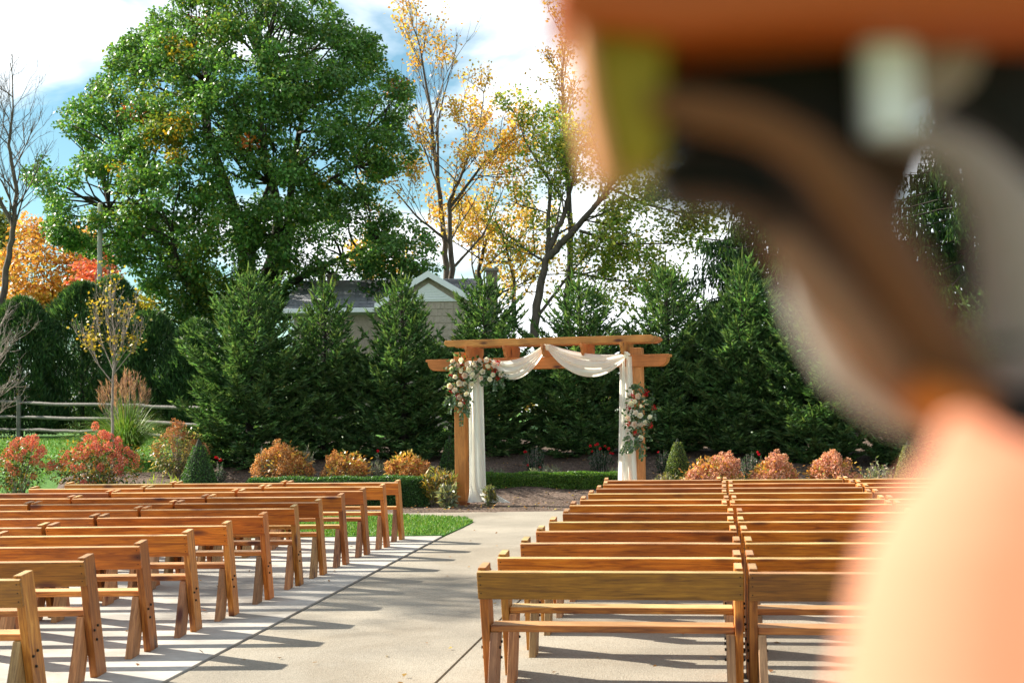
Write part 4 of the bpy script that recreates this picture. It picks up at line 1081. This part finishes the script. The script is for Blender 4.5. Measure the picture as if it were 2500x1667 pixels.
HB = [head_mesh('flower_head', 80, [(.46, .17, .08), (.52, .24, .12), (.40, .22, .10)], [3, 3, 2], 80+k, 1.0, .09) for k in range(2)]
def hydrangea(x0, x1, yt, Y, label, heads, nh, leafcols, lw, seed, nl=1500, hscale=1.0, top_only=.5, cat='shrub', name='hydrangea', group='autumn hydrangeas along the bed', leafsize=.085, zlift=0):
    g = np.random.default_rng(seed); xc = (x0+x1)/2; base, H = place(xc, yt, Y); Rw = (x1-x0)*.5*mper(Y)
    o = empty(name, base, label, cat, group); tb = Tubes()
    tips = []
    for k in range(nh):
        a = g.uniform(0, 6.28); q = g.random()**.55
        u = (1-q*q)**.5
        x = Rw*.92*q*math.cos(a); y = Rw*.75*q*math.sin(a)
        z = H*(.93*(.42+.58*u)*g.uniform(.86, 1.0)) if g.random() < top_only+.25 else H*g.uniform(.18, .75)
        if y > 0 and g.random() < .55: y = -y
        lob = 1+.16*math.sin(2*a+seed)+.12*math.sin(3*a-seed*2); x *= lob; z *= .90+.16*math.sin(x/Rw*3.1+seed)*(z > H*.5)
        if g.random() < .12: z *= 1.14
        if heads is HR and any((x-p[0])**2+.5*(y-p[1])**2+(z-p[2])**2 < .15**2 for p in tips): continue
        tips.append((x, y, z))
    for k, p in enumerate(tips):
        hm = heads[int(g.integers(len(heads)))]
        hd = link('flower_head', hm, None, o, p, (g.normal(0, .3)+.15, g.normal(0, .3), g.uniform(0, 6)))
        s = hscale*g.uniform(.7, 1.2); hd.scale = (s, s, s)
        b0 = np.array([p[0]*.25, p[1]*.25, 0]); tb.add([b0, b0*.4+np.array(p)*.6*[.9, .9, .8], np.array(p)], [.010, .007, .004], 4)
    n = nl; d = rdir(n, g); rr = g.random((n, 1))**.4*(1+.12*np.abs(g.normal(0, 1, (n, 1)))); P = d*rr*np.array([Rw*.88, Rw*.75, H*.42]); P[:, 0] *= 1+.16*np.sin(2*np.arctan2(P[:, 1], P[:, 0])+seed); P[:, 2] += H*.43
    D = unit(d+g.normal(0, .6, (n, 3))+np.array([0, 0, -.2])); Q = kites(P, D, unit(d*.5+np.array([0, 0, .8])+rdir(n, g)*.5), leafsize*g.uniform(.7, 1.3, n), leafsize*.6*g.uniform(.8, 1.2, n), .12, .5)
    tag(link('foliage', quads('foliage', Q, pick(leafcols, lw, n, g), M_leaf), None, o), kind='stuff')
    link('stems', tb.mesh('stems', M_twig), None, o)
    return o
GL = [(.06, .13, .025), (.10, .17, .03), (.30, .24, .04), (.38, .17, .03)]
OL = [(.46, .22, .05), (.52, .34, .08), (.34, .15, .04), (.30, .30, .07)]
hydrangea(-25, 100, 985, 29.6, 'tall leggy hydrangea with red flower heads at the left edge', HR, 60, GL, [4, 3, 2, 1], 201, 1100, .9, .6)
hydrangea(125, 328, 985, 29.6, 'broad hydrangea with coral red flower heads behind the back row of benches', HR, 110, GL, [3, 3, 3, 2], 202, 2600, .95, .65)
hydrangea(348, 478, 968, 31.0, 'faded hydrangea with brown heads behind the clipped cone', HB, 46, [(.10, .15, .035), (.32, .28, .10), (.45, .36, .18), (.20, .20, .06)], [3, 3, 2, 2], 203, 1500, .9, .6)
hydrangea(585, 720, 1012, 29.5, 'rusty orange hydrangea, first one right of the clipped cone', HO, 60, OL, [4, 3, 2, 1], 204, 1500, .95, .55)
hydrangea(737, 860, 1028, 29.4, 'orange hydrangea in the middle of the three left of the arch', HO, 55, OL, [4, 4, 2, 2], 205, 1400, .85, .55)
hydrangea(874, 992, 1028, 29.3, 'orange hydrangea with pale upright heads close to the left arch post', HO, 46, OL, [3, 4, 1, 3], 206, 1300, .95, .55)
hydrangea(1562, 1710, 1040, 28.6, 'wide pink hydrangea just right of the arch', HP, 60, OL, [4, 2, 3, 2], 207, 1500, 1.0, .55)
hydrangea(1720, 1830, 1040, 28.4, 'salmon hydrangea between the other two pink hydrangeas', HP, 46, OL, [4, 3, 3, 2], 208, 1200, 1.0, .55)
hydrangea(1850, 1968, 1040, 28.2, 'salmon hydrangea with two tall heads beside the blurred peach shape', HP, 44, OL, [4, 3, 3, 2], 209, 1200, 1.05, .55)

def boxleaf(P, Nd, g, n, cols, w, size=.032):
    D = unit(Nd*.6+rdir(n, g)); return kites(P, D, unit(Nd+rdir(n, g)*.8), size*g.uniform(.7, 1.3, n), size*.7, .1, .5), pick(cols, w, n, g)
BX = [(.03, .09, .02), (.05, .13, .03), (.085, .18, .04)]
M_core = plain('inner_twigs', (.02, .028, .014), .95, 0, 30, .4)
def topiary(xd, wd, yt, Y, label, seed, cols=BX, n=9000):
    g = np.random.default_rng(seed); base, H = place(xd, yt, Y); Rw = wd*.5*mper(Y); o = empty('clipped_cone', base, label, 'topiary', 'clipped boxwood cones in the bed')
    u = g.random(n); u = 1-np.sqrt(1-u*.985); ph = g.uniform(0, 6.283, n); r = Rw*np.minimum(1, (1-u)**.78*1.06)*(.96+.07*g.random(n)+.02*np.sin(5*ph+9*u))
    P = np.stack([np.cos(ph)*r, np.sin(ph)*r, u*H*.99], -1); Nd = unit(np.stack([np.cos(ph), np.sin(ph), np.full(n, .5)], -1))
    Q, c = boxleaf(P, Nd, g, n, cols, [3, 4, 2]); link('foliage', quads('foliage', Q, c, M_leaf), None, o)
    bm = bmesh.new(); 
    prof = [(Rw*.90*min(1, (1-t_)**.78*1.06), t_*H*.96) for t_ in np.linspace(0, 1, 9)]
    tb = Tubes(); tb.add([(0, 0, z) for _, z in prof], [max(.01, r_) for r_, _ in prof], 14); link('core', tb.mesh('core', M_core), None, o)
topiary(457, 104, 1000, 28.4, 'clipped green cone shrub behind the benches, left of the orange hydrangeas', 301)
topiary(1556, 66, 1002, 30.0, 'pale clipped cone shrub just right of the right arch post', 302, [(.09, .15, .035), (.14, .20, .05), (.20, .24, .07)], 6000)
topiary(1032, 56, 995, 30.2, 'clipped cone shrub half hidden behind the left arch post', 303, BX, 5000)
topiary(2085, 80, 1005, 28.6, 'pale clipped cone shrub at the edge of the blurred peach shape', 304, [(.13, .17, .05), (.2, .22, .08), (.25, .25, .1)], 6000)
def hedge(name, label, A, B, width, h, seed, cols, n):
    """clipped box hedge from A to B (front lower edge), depth `width`"""
    g = np.random.default_rng(seed); A = Vector(A); B = Vector(B); d = (B-A); ln = d.xy.length; ang = math.atan2(d.y, d.x)
    o = empty(name, A, label, 'hedge', None, ang)
    areas = [ln*h, ln*width, width*h, width*h]; k = g.choice(4, n, p=np.array(areas)/sum(areas)); a, b_ = g.random(n), g.random(n)
    P = np.zeros((n, 3)); Nd = np.zeros((n, 3))
    f = k == 0; P[f] = np.stack([a[f]*ln, 0*a[f], b_[f]*h], -1); Nd[f] = (0, -1, 0)
    f = k == 1; P[f] = np.stack([a[f]*ln, b_[f]*width, 0*a[f]+h], -1); Nd[f] = (0, 0, 1)
    f = k == 2; P[f] = np.stack([0*a[f], a[f]*width, b_[f]*h], -1); Nd[f] = (-1, 0, 0)
    f = k == 3; P[f] = np.stack([0*a[f]+ln, a[f]*width, b_[f]*h], -1); Nd[f] = (1, 0, 0)
    P += Nd*(g.random((n, 1))*.05-.02+.015*np.sin(P[:, :1]*6+P[:, 2:]*5))
    Q, c = boxleaf(P, Nd, g, n, cols, [3, 4, 2], .034); link('foliage', quads('foliage', Q, c, M_leaf), None, o)
    bm_obj('core', box_bm(.05, ln-.05, .05, width-.05, 0, h-.04), M_core, o)
pB = WP(984, 1158, 27.75); pB.z = 0
hh = zat(pB, 1099)
hedge('box_hedge', 'square clipped box hedge behind the back left benches', (WP(570, 1158, 28.0).x, pB.y+.25, 0), (pB.x, pB.y, 0), .6, hh, 41, BX, 30000)
yh = 29.5
hA, hB = WP(1112, 1100, yh), WP(1440, 1100, yh)
hedge('low_hedge', 'low bright green hedge under the arch', (hA.x, yh, T(yh)-.06), (hB.x, yh-.15, T(yh)-.06), .42, WP(1200, 1090, yh).z-T(yh)+.06, 42, [(.05, .13, .02), (.09, .20, .03), (.16, .28, .04)], 20000)

def perennials(xd0, xd1, yt, Y, label, cols, w, seed, n=700, name='perennial', ls=.12, lw=.03, cat='plant', upk=1.0, group=None, mat_=M_leaf, stems=True):
    g = np.random.default_rng(seed); base, H = place((xd0+xd1)/2, yt, Y); Rw = (xd1-xd0)*.5*mper(Y); o = empty(name, base, label, cat, group)
    tb = Tubes(); Ps, Ds = [], []
    ns = max(5, n//14)
    for k in range(ns):
        a = g.uniform(0, 6.28); q = math.sqrt(g.random()); b0 = np.array([Rw*.5*q*math.cos(a), Rw*.4*q*math.sin(a), 0]); t_ = np.array([Rw*q*math.cos(a), Rw*.7*q*math.sin(a), H*g.uniform(.6, 1.0)*(1-.25*q)])
        tb.add([b0, (b0+t_)/2+[0, 0, H*.08], t_], [.006, .005, .002], 3)
        for s in g.uniform(.15, 1, 14):
            Ps.append(b0*(1-s)+t_*s+g.normal(0, .01, 3)); Ds.append(unit(unit(t_-b0)*.5*upk+rdir(1, g)[0]))
    P, D = np.array(Ps), np.array(Ds); m_ = len(P)
    tag(link('foliage', quads('foliage', kites(P, D, rdir(m_, g), ls*g.uniform(.6, 1.3, m_), lw, .1, .4), pick(cols, w, m_, g), mat_), None, o), kind='stuff')
    if stems: link('stems', tb.mesh('stems', M_twig), None, o)
    return o
YP = [(.36, .28, .05), (.22, .22, .05), (.42, .24, .05), (.12, .15, .05)]
perennials(970, 1050, 1060, 27.8, 'yellowing perennial clump between the box hedge and the left arch post', YP, [3, 3, 2, 2], 401, 1500, 'peony_clump', .15, .035)
perennials(1010, 1052, 1100, 27.2, 'grey-green leafy clump at the foot of the left arch post', [(.16, .19, .11), (.22, .25, .15), (.3, .24, .08)], [3, 3, 1], 402, 420, 'leafy_clump', .15, .045)
perennials(1110, 1142, 1105, 27.6, 'small leafy clump right of the ivory drape', [(.12, .15, .07), (.2, .22, .1), (.26, .2, .06)], [3, 3, 1], 403, 260, 'leafy_clump', .13, .045)
perennials(1488, 1575, 1075, 28.2, 'low olive shrub beside the right arch post', [(.14, .15, .04), (.22, .21, .06), (.30, .24, .07)], [3, 3, 1], 404, 1300, 'olive_shrub', .07, .03)
perennials(1975, 2050, 1045, 28.4, 'pale grey-green rose bush beside the last pink hydrangea', [(.16, .20, .09), (.26, .28, .15), (.40, .26, .18)], [3, 3, 1], 405, 900, 'pale_shrub', .07, .035)
SG = [(.20, .25, .18), (.28, .33, .25), (.14, .18, .12)]
for (a, b_, yt, Y, lab, sd) in ((1215, 1290, 1062, 30.2, 'silvery lavender clump behind the low hedge, left of the tall stalks', 411), (1395, 1450, 1068, 30.2, 'silvery lavender clump with tall stalks behind the low hedge', 412), (585, 625, 1010, 29.5, 'grey-green feathery plant left of the first orange hydrangea', 413), (690, 722, 1010, 29.6, 'grey-green feathery stalks right of the first orange hydrangea', 414), (848, 885, 1040, 29.4, 'grey feathery plant between two orange hydrangeas', 415), (1110, 1160, 1075, 30.2, 'dry straw-coloured tuft near the ivory drape', 416)):
    perennials(a, b_, yt, Y, lab, SG, [3, 3, 2], sd, 520, 'lavender_clump', .10, .012, 'plant', 2.0, 'silvery perennials in the bed')
perennials(1415, 1448, 1035, 30.1, 'thin grey stalks rising behind the low hedge', SG, [3, 3, 1], 420, 90, 'grey_stalks', .06, .015, 'plant', 1.5)
# rose bushes with red blooms
bloom = []
for k in range(2):
    g = np.random.default_rng(90+k); d = rdir(36, g); bloom.append(quads('bloom', kites(d*.012, unit(d+rdir(36, g)*.3), rdir(36, g), .045, .04), pick([(.62, .012, .03), (.5, .008, .03), (.7, .04, .05)], [3, 2, 1], 36, g), M_petal))
def rosebush(x0, x1, yt, Y, label, reds, seed, n=800):
    g = np.random.default_rng(seed); o = perennials(x0, x1, yt, Y, label, [(.025, .06, .03), (.04, .085, .045), (.07, .10, .06)], [3, 3, 1], seed, n, 'rose_bush', .06, .032, 'rose bush', 1.0, 'dark rose bushes in the bed')
    loc = Vector(o.location)
    for (xd, yd) in reds:
        p = WP(xd, yd, Y-.25); s = g.uniform(.45, .75)
        h_ = link('bloom', bloom[int(g.integers(2))], None, o, p-loc, (g.uniform(0, 6), g.uniform(0, 6), 0)); h_.scale = (s, s, s)
rosebush(1200, 1252, 1018, 30.8, 'dark rose bush with one large red bloom under the arch', [(1206, 1036), (1204, 1038), (1208, 1037), (1212, 1068), (1240, 1073)], 431)
rosebush(1345, 1412, 1022, 30.8, 'dark rose bush with many small red blooms near the right arch post', [(1356, 1024), (1368, 1022), (1378, 1030), (1390, 1024), (1398, 1030), (1402, 1040), (1372, 1020), (1360, 1036), (1408, 1041)], 432)
rosebush(1694, 1752, 1032, 29.8, 'dark rose bush with a red bloom between two pink hydrangeas', [(1740, 1038), (1743, 1043)], 433)
rosebush(1505, 1545, 1025, 30.6, 'dark rose bush behind the pale clipped cone', [(1512, 1038)], 434, 500)
rosebush(850, 880, 1036, 30.2, 'small dark rose bush with a red bloom behind the orange hydrangeas', [(868, 1035)], 435, 400)
rosebush(486, 520, 1048, 29.4, 'low rose bush with red blooms right of the clipped cone', [(500, 1052), (506, 1056), (496, 1050)], 436, 400)
perennials(340, 420, 1075, 28.2, 'sprouting iris leaves beside the clipped cone', [(.25, .34, .05), (.36, .38, .08)], [2, 1], 441, 160, 'iris_leaves', .2, .022, 'plant', 3.0)

# ornamental grass with plumes
def plume_grass(xd, Y, label, seed):
    g = np.random.default_rng(seed); base, H = place(xd, 868, Y); mp_ = mper(Y); o = empty('plume_grass', base, label, 'ornamental grass')
    V, F, Cc = [], [], []; n0 = 0
    for k in range(1500):
        a = g.uniform(0, 6.283); ln = g.uniform(.55, 1.0)*H*.92; out_ = g.random()**.75*1.3; b0 = np.array([math.cos(a), math.sin(a), 0])*.22*g.random()
        d = np.array([math.cos(a), math.sin(a), 0]); c = pick([(.09, .20, .03), (.15, .28, .05), (.24, .34, .08), (.34, .32, .12)], [3, 4, 2, 1], 1, g)[0]
        sd = np.cross(d, [0, 0, 1]); w = .008
        for j, s in enumerate(np.linspace(0, 1, 6)):
            p = b0+d*(out_*ln*.95*s**1.6)+np.array([0, 0, ln*(s*1.05-.62*out_*s**2.6)]); ww = w*(1-s)**.6+.001
            V += [p-sd*ww, p+sd*ww]; Cc += [c, c]
            if j: F.append((n0+2*j-2, n0+2*j-1, n0+2*j+1, n0+2*j))
        n0 += 12
    tag(link('blades', mesh_np('blades', np.array(V), np.array(F), M_grass, np.array(Cc)), None, o), kind='stuff')
    tb = Tubes(); Ps, Ds = [], []
    for k in range(70):
        a = g.uniform(0, 6.283); q = g.random()**.6*.75; t_ = np.array([math.cos(a)*q*.85, math.sin(a)*q*.7, H*g.uniform(.84, 1.08)*(1-.22*q)]); b0 = np.array([math.cos(a), math.sin(a), 0])*.15
        pts = [b0*(1-s)+t_*s+np.array([0, 0, .1*math.sin(math.pi*s)]) for s in np.linspace(0, 1, 5)]; tb.add(pts, np.linspace(.005, .003, 5), 3)
        ax_ = unit(t_-b0)
        for _ in range(34):
            s = g.random(); Ps.append(t_+ax_*(s*.34-.26)); Ds.append(unit(ax_*1.0+rdir(1, g)[0]*.42+np.array([math.cos(a)*.15, math.sin(a)*.15, 0])))
    P, D = np.array(Ps), np.array(Ds); m_ = len(P)
    tag(link('plumes', quads('plumes', kites(P, D, rdir(m_, g), g.uniform(.09, .17, m_), .011, 0, .5), pick([(.40, .23, .17), (.52, .34, .26), (.32, .17, .12)], [3, 2, 2], m_, g), M_petal), None, o), kind='stuff')
    link('stalks', tb.mesh('stalks', M_twig), None, o)
plume_grass(288, 33.2, 'tall ornamental grass with reddish plumes in front of the fence', 501)

# sapling with a few yellow leaves
open_tree('sapling', 'young tree with a thin pale trunk and few yellow leaves', None, 31.6, (257, 985),
          [dict(p=[(257, 1075, 0), (258, 985, 0), (258, 900, 0), (262, 830, 0), (262, 760, 0), (255, 700, 0)], r0=.040, r1=.009, n=14, len=.85, **{'from': .5}),
           dict(p=[(259, 880, 0), (220, 830, 0), (192, 780, 0)], r0=.016, r1=.006, n=5, len=.5),
           dict(p=[(260, 860, 0), (300, 810, -.2), (325, 770, -.3)], r0=.016, r1=.006, n=5, len=.5),
           dict(p=[(260, 850, 0), (235, 790, .2), (225, 740, .3)], r0=.014, r1=.006, n=5, len=.5),
           dict(p=[(261, 850, 0), (285, 770, .2), (305, 720, .3)], r0=.014, r1=.006, n=5, len=.5)],
          502, .085, [(.45, .33, .04), (.38, .30, .05), (.50, .30, .04)], [3, 3, 1],
          lambda p, g: .30 if 770 < cam_px(p)[1] < 880 or cam_px(p)[1] < 740 and cam_px(p)[0] < 300 and g.random() < .25 else .02, 3, M_twig, per=2, spread=.4, up=.55)
# pale bare shrub entering from the left edge
open_tree('bare_shrub', 'pale bare branching shrub reaching in from the left edge', None, 29.5, (-60, 1000),
          [dict(p=[(-70, 1060, 0), (-60, 960, 0), (-20, 860, 0), (20, 790, 0)], r0=.03, r1=.008, n=9, len=.8, **{'from': .3}),
           dict(p=[(-62, 980, 0), (-30, 930, 0), (15, 900, 0)], r0=.02, r1=.006, n=7, len=.6),
           dict(p=[(-64, 990, 0), (-40, 840, .2), (0, 750, .2)], r0=.02, r1=.006, n=8, len=.7),
           dict(p=[(-66, 960, 0), (-20, 960, -.2), (20, 930, -.3)], r0=.016, r1=.006, n=6, len=.5)],
          503, .05, ORC, [1]*4, lambda p, g: 0.0, 3, M_twig, spread=.45, up=.2, cat='shrub')

# ------------------------------------------------------------------ the blurred thing close to the lens
def fgmat(name, c, rough=.6, transl=0.0, tc=None):
    m, t, b = mat(name); b.inputs['Base Color'].default_value = (*c, 1); b.inputs['Roughness'].default_value = rough; b.inputs['Specular IOR Level'].default_value = .3
    if transl:
        tr = N(t, 'ShaderNodeBsdfTranslucent'); tr.inputs['Color'].default_value = (*(tc or c), 1)
        ms = N(t, 'ShaderNodeMixShader'); ms.inputs[0].default_value = transl; L(t, b.outputs[0], ms.inputs[1]); L(t, tr.outputs[0], ms.inputs[2]); L(t, ms.outputs[0], t.nodes['Material Output'].inputs[0])
    return m
F_or = fgmat('orange_timber', (.36, .070, .004)); F_ol = fgmat('olive_face', (.24, .175, .002)); F_pe = fgmat('peach_cloth', (.76, .40, .27), .8, .64, (.95, .57, .42))
F_dk = fgmat('near_black', (.008, .006, .004), .8); F_db = fgmat('dark_brown', (.075, .030, .012)); F_br = fgmat('brown_orange', (.125, .046, .011)); F_pb = fgmat('pinkish_brown', (.22, .105, .055))
F_b2 = fgmat('mid_brown', (.12, .043, .012)); F_jo = fgmat('deep_orange', (.40, .11, .008)); F_wh = fgmat('pale_grey_cloth', (.62, .55, .50), .8, .4); F_gr = fgmat('grey_cloth', (.40, .31, .265), .8, .25); F_tan = fgmat('tan_edge', (.55, .24, .10)); F_lt = fgmat('white_panel', (.80, .82, .82), .4)
FGY = .25
fg0 = WP(2150, 990, FGY)
fg = empty('blurred_foreground_object', fg0, 'large blurred shape close to the lens, orange and dark brown above, pale peach below', 'blurred object')
def fpoly(name, pts, Y, th, m, bev=.002):
    P = [WP(x, y, Y)-fg0 for x, y in pts]
    bm = prism_bm([(p.x, p.z) for p in P], 'y', P[0].y, P[0].y+th, bev, 2); return bm_obj(name, bm, m, fg)
def ftube(name, pts, rad, Y, m, sides=16):
    P = np.array([tuple(WP(x, y, Y)-fg0) for x, y in pts]); k = len(P); ss = np.linspace(0, k-1, k*6)
    rr = np.interp(ss, range(k), np.broadcast_to(np.array(rad, float), (k,)))*mper(Y)
    P2 = np.stack([np.interp(ss, range(k), P[:, i]) for i in range(3)], -1)
    for _ in range(3): P2[1:-1] = (P2[:-2]+2*P2[1:-1]+P2[2:])/4
    tb = Tubes(); tb.add(P2, rr, sides); return link(name, tb.mesh(name, m), None, fg)
fpoly('top_bar', [(1268, -160), (2600, -160), (2600, 30), (2000, 34), (1560, 72), (1330, 48), (1272, 24)], FGY, .03, F_or)
fpoly('side_plate', [(1345, 40), (1535, 50), (1525, 375), (1410, 405), (1362, 220)], FGY+.008, .025, F_ol)
fpoly('edge_strip', [(1312, 40), (1352, 40), (1372, 220), (1412, 408), (1372, 405), (1335, 220)], FGY+.004, .02, F_tan)
fpoly('core', [(1485, 66), (1985, 40), (1990, 330), (1900, 360), (1500, 300)], FGY+.03, .02, F_dk)
fpoly('core', [(1495, 345), (1760, 350), (1860, 500), (1760, 480), (1545, 462)], FGY+.022, .02, F_dk)
fpoly('backing', [(1560, 250), (1990, 240), (2010, 330), (2140, 350), (2080, 520), (2190, 760), (2330, 1000), (2170, 930), (1980, 720), (1800, 520), (1560, 440)], FGY+.034, .015, F_db)
ftube('curved_arm', [(1490, 235), (1600, 255), (1740, 285), (1860, 350), (1960, 470)], [30, 48, 50, 54, 50], FGY+.008, F_br)
ftube('curved_arm', [(1900, 400), (2010, 540), (2130, 740), (2240, 920), (2310, 1030)], [56, 74, 76, 76, 80], FGY+.010, F_b2)
ftube('curved_arm', [(1540, 455), (1660, 465), (1770, 520), (1860, 610)], [16, 24, 44, 50], FGY+.016, F_db)
ftube('curved_arm', [(1780, 545), (1890, 660), (2000, 800), (2100, 900), (2190, 985)], [40, 62, 74, 64, 50], FGY+.014, F_pb)
ftube('pale_fold', [(1800, 610), (1850, 720), (1930, 850), (2020, 925), (2120, 980)], [14, 36, 44, 42, 30], FGY+.02, F_wh)
fpoly('panel', [(1985, 62), (2105, 62), (2115, 300), (2000, 310)], FGY+.02, .01, F_lt)
fpoly('grey_fold', [(2100, 68), (2290, 60), (2240, 190), (2150, 245), (2105, 240)], FGY+.026, .012, F_gr)
fpoly('core', [(2185, 225), (2270, 60), (2290, 20), (2600, 20), (2600, 440), (2370, 360)], FGY+.034, .02, F_dk)
ftube('grey_fold', [(2010, 305), (2120, 315), (2225, 365), (2310, 480), (2345, 650), (2352, 850), (2352, 1000)], [28, 40, 58, 84, 100, 106, 90], FGY+.024, F_gr)
fpoly('core', [(2262, 985), (2330, 930), (2420, 880), (2600, 880), (2600, 1150), (2330, 1070)], FGY-.006, .02, F_dk)
ftube('joint', [(2090, 890), (2160, 930), (2230, 965), (2290, 1010)], [40, 62, 66, 50], FGY+.002, F_jo)
ftube('peach_body', [(2190, 960), (2215, 1010), (2245, 1100), (2265, 1220), (2272, 1350), (2275, 1568), (2280, 1900)], [30, 80, 190, 262, 300, 345, 400], FGY-.03, F_pe, 32)
